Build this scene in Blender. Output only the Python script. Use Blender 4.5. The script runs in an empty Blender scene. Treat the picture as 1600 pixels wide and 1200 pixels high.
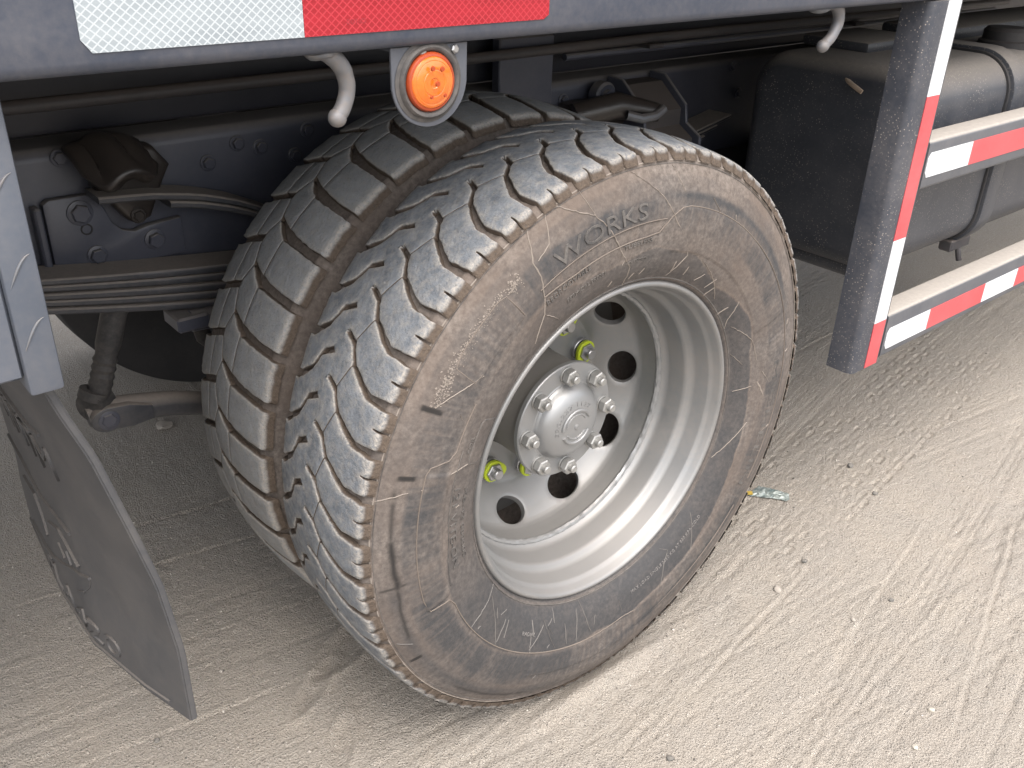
import bpy, bmesh, math, random
import numpy as np
from mathutils import Vector, Matrix
from mathutils.geometry import delaunay_2d_cdt

random.seed(7); rng = np.random.default_rng(7)
scene = bpy.context.scene
C = scene.collection
PI = math.pi
AX = 0.52                                   # height of the wheel axle above the ground

# ------------------------------------------------------------------ camera
cam = bpy.data.cameras.new('camera'); cam_o = bpy.data.objects.new('camera', cam); C.objects.link(cam_o)
cam.sensor_width = 36.0; cam.lens = 36.0 * 1447.455 / 1600.0
cam.clip_start = 0.02; cam.clip_end = 2000.0
yaw, pitch, roll = math.radians(40.81), math.radians(-28.087), math.radians(1.81)
fwd = Vector((math.sin(yaw) * math.cos(pitch), math.cos(yaw) * math.cos(pitch), math.sin(pitch)))
rt = Vector((math.cos(yaw), -math.sin(yaw), 0.0)); up = rt.cross(fwd)
r2 = math.cos(roll) * rt + math.sin(roll) * up; u2 = -math.sin(roll) * rt + math.cos(roll) * up
mw = Matrix((r2, u2, -fwd)).transposed().to_4x4(); mw.translation = Vector((-1.023, -0.916, 0.845 + AX))
cam_o.matrix_world = mw
scene.camera = cam_o

# ------------------------------------------------------------------ sky, sun, exposure
SUN_EL, SUN_AZ = math.radians(62), math.radians(200)      # azimuth from +Y clockwise: behind and left of the camera
world = bpy.data.worlds.new('World'); scene.world = world; world.use_nodes = True
wn = world.node_tree; wn.nodes.clear()
sky = wn.nodes.new('ShaderNodeTexSky'); sky.sky_type = 'NISHITA'; sky.sun_disc = False
sky.sun_elevation = SUN_EL; sky.sun_rotation = SUN_AZ; sky.dust_density = 7.0; sky.air_density = 1.0
hs = wn.nodes.new('ShaderNodeHueSaturation'); hs.inputs['Saturation'].default_value = 0.50
bg = wn.nodes.new('ShaderNodeBackground'); bg.inputs['Strength'].default_value = 0.15
wo = wn.nodes.new('ShaderNodeOutputWorld')
wn.links.new(sky.outputs[0], hs.inputs['Color']); wn.links.new(hs.outputs[0], bg.inputs['Color']); wn.links.new(bg.outputs[0], wo.inputs['Surface'])
sl = bpy.data.lights.new('sun', 'SUN'); sl.energy = 1.05; sl.angle = math.radians(140); sl.color = (1.0, 0.985, 0.962)
so = bpy.data.objects.new('sun', sl); C.objects.link(so)
sd = Vector((math.sin(SUN_AZ) * math.cos(SUN_EL), math.cos(SUN_AZ) * math.cos(SUN_EL), math.sin(SUN_EL)))
so.rotation_euler = (-sd).to_track_quat('-Z', 'Y').to_euler(); so.location = sd * 20
vs = scene.view_settings; vs.view_transform = 'Standard'; vs.look = 'None'; vs.gamma = 1.0; vs.exposure = 1.30
vs.use_curve_mapping = False

# ------------------------------------------------------------------ material helpers
class NT:
    def __init__(self, name):
        self.m = bpy.data.materials.new(name); self.m.use_nodes = True
        self.t = self.m.node_tree; self.b = self.t.nodes['Principled BSDF']
    def n(self, typ, **kw):
        nd = self.t.nodes.new(typ)
        for k, v in kw.items():
            if k.startswith('i_'): nd.inputs[k[2:].replace('_', ' ')].default_value = v
            else: setattr(nd, k, v)
        return nd
    def l(self, a, b): self.t.links.new(a, b)
    def pos(self): return self.n('ShaderNodeNewGeometry').outputs['Position']
    def noise(self, scale, detail=4, rough=0.55, vec=None, dist=0.0, stretch=None):
        nd = self.n('ShaderNodeTexNoise'); nd.inputs['Scale'].default_value = scale
        nd.inputs['Detail'].default_value = detail; nd.inputs['Roughness'].default_value = rough
        nd.inputs['Distortion'].default_value = dist
        v = vec or self.pos()
        if stretch:
            mp = self.n('ShaderNodeMapping'); mp.inputs['Scale'].default_value = stretch[0]
            mp.inputs['Rotation'].default_value = stretch[1]; self.l(v, mp.inputs['Vector']); v = mp.outputs[0]
        self.l(v, nd.inputs['Vector']); return nd.outputs['Fac']
    def ramp(self, fac, stops):
        nd = self.n('ShaderNodeValToRGB'); cr = nd.color_ramp
        while len(cr.elements) < len(stops): cr.elements.new(0.5)
        for e, (p, c) in zip(cr.elements, stops):
            e.position = p; e.color = (c, c, c, 1) if isinstance(c, (int, float)) else (*c, 1)
        self.l(fac, nd.inputs[0]); return nd.outputs[0]
    def mix(self, fac, a, b, blend='MIX'):
        nd = self.n('ShaderNodeMix', data_type='RGBA', blend_type=blend)
        for s, v in ((nd.inputs[0], fac), (nd.inputs[6], a), (nd.inputs[7], b)):
            if isinstance(v, (int, float)): s.default_value = v if s is nd.inputs[0] else (v, v, v, 1)
            elif isinstance(v, tuple): s.default_value = (*v, 1)
            else: self.l(v, s)
        return nd.outputs[2]
    def math(self, op, a, b=0.0, clamp=False):
        nd = self.n('ShaderNodeMath', operation=op, use_clamp=clamp)
        for s, v in ((nd.inputs[0], a), (nd.inputs[1], b)):
            if isinstance(v, (int, float)): s.default_value = v
            else: self.l(v, s)
        return nd.outputs[0]
    def attr(self, name):
        nd = self.n('ShaderNodeAttribute'); nd.attribute_name = name; return nd.outputs['Fac']
    def upness(self, lo, hi):
        g = self.n('ShaderNodeNewGeometry'); s = self.n('ShaderNodeSeparateXYZ'); self.l(g.outputs['Normal'], s.inputs[0])
        mr = self.n('ShaderNodeMapRange'); mr.inputs[1].default_value = lo; mr.inputs[2].default_value = hi
        self.l(s.outputs[2], mr.inputs[0]); return mr.outputs[0]
    def color(self, c):
        if isinstance(c, tuple): self.b.inputs['Base Color'].default_value = (*c, 1)
        else: self.l(c, self.b.inputs['Base Color'])
    def rough(self, r):
        if isinstance(r, (int, float)): self.b.inputs['Roughness'].default_value = r
        else: self.l(r, self.b.inputs['Roughness'])
    def metal(self, v): self.b.inputs['Metallic'].default_value = v
    def spec(self, v): self.b.inputs['Specular IOR Level'].default_value = v
    def bump(self, h, strength=0.3, dist=0.002):
        nd = self.n('ShaderNodeBump'); nd.inputs['Strength'].default_value = strength; nd.inputs['Distance'].default_value = dist
        self.l(h, nd.inputs['Height']); self.l(nd.outputs[0], self.b.inputs['Normal'])

DUST = (0.27, 0.240, 0.212)

def mat_sidewall(name, tint=1.0):
    t = NT(name); d = t.attr('dust'); s = t.attr('smear')
    n1 = t.noise(22, 6, 0.62); n2 = t.noise(130, 5, 0.65); n3 = t.noise(600, 3, 0.6)
    k = t.math('ADD', d, t.math('MULTIPLY', t.math('SUBTRACT', n1, 0.5), 0.38))
    k = t.math('ADD', k, t.math('MULTIPLY', t.math('SUBTRACT', n2, 0.5), 0.42), True)
    dustc = t.mix(t.ramp(n2, [(0.3, 0.0), (0.7, 1.0)]), (0.098 * tint, 0.081 * tint, 0.070 * tint), (0.203 * tint, 0.176 * tint, 0.156 * tint))
    rub = t.mix(n2, (0.032, 0.032, 0.034), (0.068, 0.067, 0.068))
    big = t.noise(7.5, 4, 0.6)
    dustc = t.mix(t.ramp(big, [(0.35, 0.0), (0.65, 0.75)]), dustc, (0.118 * tint, 0.092 * tint, 0.076 * tint))
    c = t.mix(k, rub, dustc)
    c = t.mix(s, c, (0.022, 0.020, 0.019))
    t.color(c); t.rough(t.ramp(k, [(0, 0.62), (1, 0.95)])); t.spec(0.3)
    t.bump(t.math('ADD', n3, t.math('MULTIPLY', n2, 1.5)), 0.35, 0.0012)
    return t.m

def mat_tread(name, top_a, top_b):
    t = NT(name); w = t.attr('wall')
    n1 = t.noise(48, 6, 0.68); n2 = t.noise(230, 4, 0.6); n3 = t.noise(900, 2, 0.6)
    top = t.mix(t.ramp(n1, [(0.3, 0), (0.7, 1)]), top_a, top_b)
    top = t.mix(t.ramp(t.noise(85, 5, 0.7), [(0.45, 0.0), (0.72, 0.65)]), top, (0.285, 0.272, 0.250))
    wall = t.mix(n2, (0.045, 0.036, 0.030), (0.15, 0.115, 0.088))
    edge = t.ramp(w, [(0.0, 0.0), (0.04, 0.08), (0.14, 0.42), (0.26, 0.85), (0.5, 0.35), (0.6, 0.0)])
    c = t.mix(t.ramp(w, [(0.3, 0), (0.65, 1)]), top, wall)
    c = t.mix(t.math('MULTIPLY', edge, t.ramp(n2, [(0.35, 0.15), (0.6, 1.0)])), c, (0.37, 0.34, 0.30))
    pit = t.ramp(t.noise(330, 3, 0.7), [(0.28, 0.7), (0.40, 0.0)])
    c = t.mix(pit, c, (0.07, 0.07, 0.072))
    t.color(c); t.rough(0.88); t.spec(0.25)
    t.bump(t.math('ADD', n3, t.math('ADD', t.math('MULTIPLY', n2, 2.2), t.math('MULTIPLY', n1, 3.0))), 0.65, 0.0018)
    return t.m

def mat_paint(name, col, rough=0.45, metal=0.0, dust=0.5, dust_col=DUST, speck=0.0, var=0.25, bump=0.15, spec=0.5, general=0.12, uplo=0.2):
    t = NT(name)
    n1 = t.noise(9, 5, 0.6); n2 = t.noise(120, 4, 0.6); n3 = t.noise(420, 3, 0.6)
    c = t.mix(n1, tuple(x * (1 - var) for x in col), tuple(x * (1 + var) for x in col))
    f = t.math('MULTIPLY', t.upness(uplo, 0.85), t.ramp(n2, [(0.25, dust * 0.75), (0.7, dust)]))
    g = t.ramp(t.math('ADD', t.math('MULTIPLY', n1, 0.6), t.math('MULTIPLY', n2, 0.4)), [(0.4, 0.0), (0.72, general)])
    f = t.math('MAXIMUM', f, g)
    c = t.mix(f, c, dust_col)
    if speck > 0:
        v = t.n('ShaderNodeTexVoronoi'); v.inputs['Scale'].default_value = 170; t.l(t.pos(), v.inputs['Vector'])
        sp = t.ramp(v.outputs['Distance'], [(0.0, 1), (0.16, 1), (0.24, 0)])
        gate = t.ramp(t.noise(14, 3, 0.5), [(0.5 - speck * 0.3, 0), (0.62, 1)])
        c = t.mix(t.math('MULTIPLY', t.math('MULTIPLY', sp, gate), 0.55), c, (0.42, 0.37, 0.32))
    t.color(c); t.metal(metal); t.spec(spec)
    t.rough(t.mix(f, rough, 0.92) if True else rough)
    t.bump(t.math('ADD', n2, t.math('MULTIPLY', n3, 0.5)), bump, 0.001)
    return t.m

M = {}
M['sidewall'] = mat_sidewall('sidewall_rubber')
M['sidewall_in'] = mat_sidewall('sidewall_rubber_inner', 1.0)
M['tread'] = mat_tread('worn_tread', (0.104, 0.116, 0.134), (0.200, 0.216, 0.235))
M['tread_in'] = mat_tread('worn_tread_inner', (0.215, 0.225, 0.238), (0.300, 0.310, 0.318))
M['silver'] = mat_paint('silver_wheel_paint', (0.222, 0.227, 0.229), 0.37, 0.5, 0.35, (0.33, 0.29, 0.255), 0, 0.10, 0.06, 0.5, 0.42, 0.4)
M['silver_cast'] = mat_paint('silver_cast_paint', (0.275, 0.281, 0.285), 0.36, 0.55, 0.25, (0.36, 0.32, 0.285), 0, 0.08, 0.10, 0.5, 0.15, 0.5)
M['hub_grey'] = mat_paint('hub_dull_grey', (0.19, 0.183, 0.172), 0.6, 0.2, 0.3, DUST, 0, 0.15, 0.25, 0.4, 0.35)
M['nut'] = mat_paint('painted_steel_nut', (0.34, 0.34, 0.33), 0.36, 0.6, 0.2, DUST, 0, 0.1, 0.05)
M['steel'] = mat_paint('bare_steel', (0.40, 0.40, 0.40), 0.3, 0.8, 0.2, DUST, 0, 0.15, 0.1)
M['lime'] = mat_paint('lime_plastic', (0.40, 0.49, 0.012), 0.5, 0, 0.1, DUST, 0, 0.05, 0.05)
M['rail'] = mat_paint('blue_grey_body_paint', (0.035, 0.043, 0.063), 0.42, 0.0, 0.45, DUST, 0.0, 0.10, 0.10, 0.5, 0.18)
M['chassis'] = mat_paint('dark_chassis_paint', (0.062, 0.067, 0.090), 0.36, 0.0, 0.75, (0.24, 0.215, 0.19), 0.0, 0.25, 0.12, 0.5, 0.10)  # top dust kept pale, so its colour also paints the rail's edge highlight
M['chassis2'] = mat_paint('dark_brown_black_paint', (0.056, 0.053, 0.056), 0.5, 0.0, 0.55, (0.15, 0.12, 0.098), 0.0, 0.25, 0.2, 0.4, 0.3)
M['floor'] = mat_paint('dark_floor_paint', (0.024, 0.025, 0.033), 0.45, 0.0, 0.4, (0.12, 0.105, 0.095), 0.0, 0.25, 0.12, 0.4, 0.06)
M['black'] = mat_paint('matt_black', (0.016, 0.016, 0.018), 0.7, 0, 0.3, (0.12, 0.10, 0.085), 0, 0.2, 0.2)
M['grease'] = mat_paint('greasy_black', (0.022, 0.019, 0.018), 0.28, 0, 0.35, (0.11, 0.085, 0.068), 0, 0.3, 0.3, 0.6, 0.3)
M['spring'] = mat_paint('spring_steel', (0.050, 0.053, 0.062), 0.33, 0, 0.9, (0.33, 0.285, 0.245), 0, 0.2, 0.15, 0.5, 0.15)
M['tank'] = mat_paint('dusty_black_tank', (0.044, 0.048, 0.058), 0.42, 0, 0.95, (0.26, 0.232, 0.202), 0.55, 0.25, 0.2, 0.5, 0.10, 0.25)
M['guard'] = mat_paint('guard_dark_paint', (0.066, 0.072, 0.085), 0.42, 0, 0.92, (0.37, 0.335, 0.295), 0.0, 0.10, 0.1, 0.5, 0.15, 0.3)
M['guard_side'] = mat_paint('guard_post_paint', (0.038, 0.043, 0.056), 0.45, 0, 0.6, DUST, 0.45, 0.2, 0.2, 0.5, 0.2)
M['flap'] = mat_paint('rubber_flap', (0.054, 0.055, 0.059), 0.55, 0, 0.5, (0.17, 0.150, 0.130), 0.0, 0.12, 0.15, 0.4, 0.25)
M['galv'] = mat_paint('galvanised_steel', (0.135, 0.148, 0.168), 0.5, 0.35, 0.35, (0.30, 0.22, 0.15), 0, 0.15, 0.2, 0.5, 0.45)
M['bracket'] = mat_paint('grey_bracket_paint', (0.070, 0.078, 0.096), 0.45, 0.1, 0.35, DUST, 0, 0.08, 0.1, 0.5, 0.12)
M['rubber'] = mat_paint('black_rubber', (0.032, 0.032, 0.034), 0.62, 0, 0.35, DUST, 0, 0.2, 0.15, 0.4, 0.35)
M['deck_steel'] = mat_paint('scratched_deck_bar', (0.084, 0.097, 0.122), 0.45, 0.1, 0.3, DUST, 0.0, 0.12, 0.15, 0.5, 0.18)
M['pale'] = mat_paint('pale_dust', (0.235, 0.205, 0.178), 0.95, 0, 0.0, DUST, 0, 0.1, 0.1, 0.1, 0.0)
M['mud'] = mat_paint('dried_mud', (0.34, 0.265, 0.20), 0.95, 0, 0.2, DUST, 0, 0.2, 0.5, 0.1, 0.2)
M['tape_white'] = mat_paint('white_tape', (0.58, 0.60, 0.62), 0.35, 0, 0.1, DUST, 0, 0.02, 0.05, 0.5, 0.06)
M['tape_red'] = mat_paint('red_tape', (0.48, 0.060, 0.070), 0.35, 0, 0.1, (0.6, 0.3, 0.3), 0, 0.05, 0.05, 0.5, 0.15)

def mat_honey(name, cell, line, base_dark):
    t = NT(name); g = t.n('ShaderNodeNewGeometry'); s = t.n('ShaderNodeSeparateXYZ'); t.l(g.outputs['Position'], s.inputs[0])
    def band(sg):
        a = t.math('ADD', t.math('MULTIPLY', s.outputs[0], 1.0), t.math('MULTIPLY', s.outputs[2], sg * 1.15))
        a = t.math('FRACT', t.math('MULTIPLY', a, 1 / 0.0092)); a = t.math('ABSOLUTE', t.math('SUBTRACT', a, 0.5))
        return t.ramp(a, [(0.0, 1), (0.07, 1), (0.13, 0)])
    ln = t.math('MAXIMUM', band(1), band(-1))
    n = t.noise(14, 4, 0.6, stretch=((0.5, 1, 3), (0, 0, 0)))
    cc = t.mix(t.ramp(n, [(0.35, 0), (0.65, 1)]), base_dark, cell)
    t.color(t.mix(ln, cc, line)); t.rough(0.28); t.spec(0.5)
    t.bump(ln, 0.15, 0.0006)
    return t.m
M['honey_white'] = mat_honey('white_prismatic_tape', (0.29, 0.325, 0.345), (0.40, 0.435, 0.455), (0.22, 0.25, 0.27))
M['honey_red'] = mat_honey('red_prismatic_tape', (0.30, 0.010, 0.020), (0.375, 0.026, 0.038), (0.22, 0.006, 0.012))

def mat_lens():
    t = NT('amber_lens'); t.color(t.mix(t.noise(160, 2), (0.54, 0.105, 0.011), (0.66, 0.165, 0.018))); t.rough(0.18)
    t.b.inputs['Subsurface Weight'].default_value = 0.15; t.b.inputs['Subsurface Radius'].default_value = (0.02, 0.005, 0.001)
    t.b.inputs['Coat Weight'].default_value = 0.5
    return t.m
M['amber'] = mat_lens()
def flat(name, col, rough=0.6, metal=0.0):
    t = NT(name); t.color(t.mix(t.noise(60, 3), tuple(x * 0.85 for x in col), tuple(min(1, x * 1.15) for x in col))); t.rough(rough); t.metal(metal); return t.m
M['amber_dark'] = flat('amber_rim', (0.30, 0.045, 0.012), 0.35)
M['ink'] = flat('faded_ink', (0.25, 0.02, 0.03), 0.5)
M['letter'] = mat_paint('dark_letter_rubber', (0.060, 0.058, 0.057), 0.7, 0, 0.3, DUST, 0, 0.3, 0.3, 0.3, 0.55)
M['letter_dust'] = mat_paint('dusty_letter_rubber', (0.17, 0.135, 0.11), 0.9, 0, 0.3, DUST, 0, 0.3, 0.3, 0.2, 0.6)
M['rib'] = mat_paint('rib_rubber', (0.140, 0.117, 0.100), 0.9, 0, 0.2, DUST, 0, 0.35, 0.3, 0.2, 0.2)
M['letter_grey2'] = mat_paint('faint_dust', (0.135, 0.127, 0.120), 0.9, 0, 0.0, DUST, 0, 0.25, 0.2, 0.2, 0.1)
M['letter_grey'] = mat_paint('grey_letter_rubber', (0.115, 0.112, 0.112), 0.8, 0, 0.3, DUST, 0, 0.2, 0.3, 0.3, 0.4)

def mat_ground():
    t = NT('dusty_sand')
    a = t.noise(1.6, 5, 0.6); b = t.noise(9, 6, 0.65); c = t.noise(120, 6, 0.75); d = t.noise(520, 4, 0.75)
    col = t.mix(t.ramp(a, [(0.35, 0), (0.65, 1)]), (0.352, 0.317, 0.275), (0.393, 0.353, 0.303))
    col = t.mix(t.ramp(b, [(0.38, 0), (0.7, 0.7)]), col, (0.352, 0.325, 0.290))
    col = t.mix(t.ramp(c, [(0.28, 0.6), (0.46, 0)]), col, (0.24, 0.21, 0.18))
    col = t.mix(t.ramp(c, [(0.55, 0), (0.75, 0.7)]), col, (0.50, 0.46, 0.41))
    col = t.mix(t.ramp(d, [(0.28, 0.55), (0.42, 0)]), col, (0.14, 0.125, 0.11))
    v = t.n('ShaderNodeTexVoronoi'); v.inputs['Scale'].default_value = 260; t.l(t.pos(), v.inputs['Vector'])
    gate = t.ramp(t.noise(60, 2), [(0.46, 0), (0.56, 1)])
    sp = t.math('MULTIPLY', t.ramp(v.outputs['Distance'], [(0.0, 1), (0.22, 0.9), (0.32, 0)]), gate)
    hue = t.ramp(v.outputs['Color'], [(0.35, (0.10, 0.09, 0.082)), (0.5, (0.34, 0.31, 0.28)), (0.7, (0.66, 0.62, 0.57))])
    col = t.mix(t.math('MULTIPLY', sp, 0.85), col, hue)
    col = t.mix(t.ramp(v.outputs['Distance'], [(0.48, 0.0), (0.78, 0.30)]), col, (0.20, 0.178, 0.152))
    t.color(col); t.rough(0.95); t.spec(0.15)
    h = t.math('ADD', t.math('MULTIPLY', b, 0.8), t.math('ADD', t.math('MULTIPLY', c, 1.6), t.math('ADD', t.math('MULTIPLY', d, 1.1), t.math('MULTIPLY', sp, 0.7))))
    h = t.math('ADD', h, t.math('MULTIPLY', v.outputs['Distance'], -1.2))
    t.bump(h, 0.85, 0.0038)
    return t.m
M['ground'] = mat_ground()
M['stone'] = mat_paint('stone', (0.27, 0.25, 0.225), 0.9, 0, 0.4, (0.38, 0.33, 0.28), 0, 0.3, 0.5, 0.2, 0.3)
M['stone_dark'] = mat_paint('stone_dark', (0.115, 0.115, 0.11), 0.9, 0, 0.3, (0.3, 0.26, 0.22), 0, 0.3, 0.5, 0.2, 0.2)
M['stone_pale'] = mat_paint('stone_pale', (0.42, 0.39, 0.335), 0.9, 0, 0.2, (0.5, 0.45, 0.38), 0, 0.2, 0.5, 0.2, 0.2)

# ------------------------------------------------------------------ object helpers
def tag(o, label=None, cat=None, group=None, kind=None):
    if label: o['label'] = label
    if cat: o['category'] = cat
    if group: o['group'] = group
    if kind: o['kind'] = kind
    return o

def link(name, me, mat, parent=None, smooth=True, angle=None):
    if mat and not me.materials: me.materials.append(mat)
    o = bpy.data.objects.new(name, me); C.objects.link(o)
    if parent: o.parent = parent
    if smooth:
        me.polygons.foreach_set('use_smooth', [True] * len(me.polygons))
        if angle: sharp_by_angle(me, angle)
    return o

def sharp_by_angle(me, deg):
    bm = bmesh.new(); bm.from_mesh(me); lim = math.radians(deg)
    for e in bm.edges:
        if len(e.link_faces) == 2 and e.calc_face_angle(0) > lim: e.smooth = False
    bm.to_mesh(me); bm.free()

def mesh(name, verts, faces):
    me = bpy.data.meshes.new(name); me.from_pydata([tuple(map(float, v)) for v in verts], [], faces); me.update(); return me

class MB:
    """collects geometry of ONE object"""
    def __init__(s): s.bm = bmesh.new()
    def box(s, lo, hi, bev=0.0, seg=2):
        r = bmesh.ops.create_cube(s.bm, size=1.0); vs = r['verts']
        for v in vs: v.co = Vector([(lo[i] + hi[i]) / 2 + v.co[i] * (hi[i] - lo[i]) for i in range(3)])
        if bev > 0:
            es = list({e for v in vs for e in v.link_edges})
            bmesh.ops.bevel(s.bm, geom=es, offset=bev, segments=seg, profile=0.5, affect='EDGES')
        return s
    def prism(s, pts, axis, a, b, bev=0.0, seg=2):
        """polygon pts extruded along axis (0,1,2) from a to b"""
        def mk(p, t):
            q = [0, 0, 0]; o = [i for i in range(3) if i != axis]; q[o[0]], q[o[1]] = p; q[axis] = t; return q
        v0 = [s.bm.verts.new(mk(p, a)) for p in pts]; v1 = [s.bm.verts.new(mk(p, b)) for p in pts]; n = len(pts)
        fs = [s.bm.faces.new(v0), s.bm.faces.new(v1[::-1])]
        for i in range(n): fs.append(s.bm.faces.new([v0[i], v1[i], v1[(i + 1) % n], v0[(i + 1) % n]]))
        bmesh.ops.recalc_face_normals(s.bm, faces=fs)
        if bev > 0:
            es = [e for e in {e for f in fs[:2] for e in f.edges}]
            bmesh.ops.bevel(s.bm, geom=es, offset=bev, segments=seg, profile=0.5, affect='EDGES')
        return s
    def tube(s, path, rad, n=16, cap=True):
        P = [Vector(p) for p in path]; R = [float(q) for q in rad] if isinstance(rad, (list, tuple)) else [float(rad)] * len(P)
        rings = []; ref = None
        for i, p in enumerate(P):
            d = (P[min(i + 1, len(P) - 1)] - P[max(i - 1, 0)]).normalized()
            if ref is None:
                ref = d.orthogonal().normalized()
            ref = (ref - d * ref.dot(d)).normalized(); bi = d.cross(ref)
            rings.append([s.bm.verts.new(p + R[i] * (math.cos(2 * PI * k / n) * ref + math.sin(2 * PI * k / n) * bi)) for k in range(n)])
        for a, b in zip(rings, rings[1:]):
            for k in range(n): s.bm.faces.new([a[k], a[(k + 1) % n], b[(k + 1) % n], b[k]])
        if cap: s.bm.faces.new(rings[0][::-1]); s.bm.faces.new(rings[-1])
        return s
    def lathe(s, prof, n=64, c=(0, 0, 0), axis='Y', closed=False):
        """prof = [(along, r)]"""
        rings = []
        for a, r in prof:
            ring = []
            for k in range(n):
                t = 2 * PI * k / n; x, y = r * math.cos(t), r * math.sin(t)
                q = (x, a, y) if axis == 'Y' else ((a, x, y) if axis == 'X' else (x, y, a))
                ring.append(s.bm.verts.new((c[0] + q[0], c[1] + q[1], c[2] + q[2])))
            rings.append(ring)
        pr = list(zip(rings, rings[1:])) + ([(rings[-1], rings[0])] if closed else [])
        for a, b in pr:
            for k in range(n): s.bm.faces.new([a[k], a[(k + 1) % n], b[(k + 1) % n], b[k]])
        if not closed:
            for rg, rr in ((rings[0], prof[0][1]), (rings[-1], prof[-1][1])):
                if rr < 0.02 or True:
                    pass
        return s
    def cap_lathe(s, prof, n=64, c=(0, 0, 0), axis='Y'):
        s.lathe(prof, n, c, axis); s.bm.verts.ensure_lookup_table()
        tot = len(prof) * n; vs = s.bm.verts[-tot:]
        s.bm.faces.new(vs[:n]); s.bm.faces.new(vs[-n:]); return s
    def hexa(s, c, r, y0, y1, rot=0.0, cham=0.0015):
        def ring(y, rr): return [s.bm.verts.new((c[0] + rr * math.cos(rot + k * PI / 3), y, c[2] + rr * math.sin(rot + k * PI / 3))) for k in range(6)]
        a, b, d = ring(y1, r), ring(y0 + cham, r), ring(y0, r - cham * 1.2)
        for p, q in ((a, b), (b, d)):
            for k in range(6): s.bm.faces.new([p[k], p[(k + 1) % 6], q[(k + 1) % 6], q[k]])
        s.bm.faces.new(d); s.bm.faces.new(a[::-1]); return s
    def noise(s, amp, scale, seed=0):
        from mathutils import noise as mn
        for v in s.bm.verts:
            v.co += amp * mn.noise_vector(v.co * scale + Vector((seed, seed * 1.7, 0)))
        return s
    def xform(s, m):
        s.bm.transform(m); return s
    def build(s, name, mat, parent=None, smooth=True, angle=35):
        bmesh.ops.recalc_face_normals(s.bm, faces=s.bm.faces[:])
        me = bpy.data.meshes.new(name); s.bm.to_mesh(me); s.bm.free()
        return link(name, me, mat, parent, smooth, angle)

def copy_obj(o, parent=None):
    c = o.copy(); C.objects.link(c); c.parent = parent if parent else o.parent; return c

def vnoise(x, y, seed=0):
    xi = np.floor(x).astype(np.int64); yi = np.floor(y).astype(np.int64); xf = x - xi; yf = y - yi
    def h(a, b):
        n = (a * 374761393 + b * 668265263 + seed * 1442695041) & 0xffffffff
        n = ((n ^ (n >> 13)) * 1274126177) & 0xffffffff
        return ((n ^ (n >> 16)) & 0xffff) / 65535.0
    u = xf * xf * (3 - 2 * xf); v = yf * yf * (3 - 2 * yf)
    return (h(xi, yi) * (1 - u) + h(xi + 1, yi) * u) * (1 - v) + (h(xi, yi + 1) * (1 - u) + h(xi + 1, yi + 1) * u) * v
def fbm(x, y, seed=0, o=4):
    s = 0; a = 0.5
    for i in range(o): s = s + a * vnoise(x * 2 ** i, y * 2 ** i, seed + i * 17); a *= 0.5
    return s / (1 - 0.5 ** o)
def sstep(a, b, x):
    t = np.clip((x - a) / (b - a), 0, 1); return t * t * (3 - 2 * t)

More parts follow.
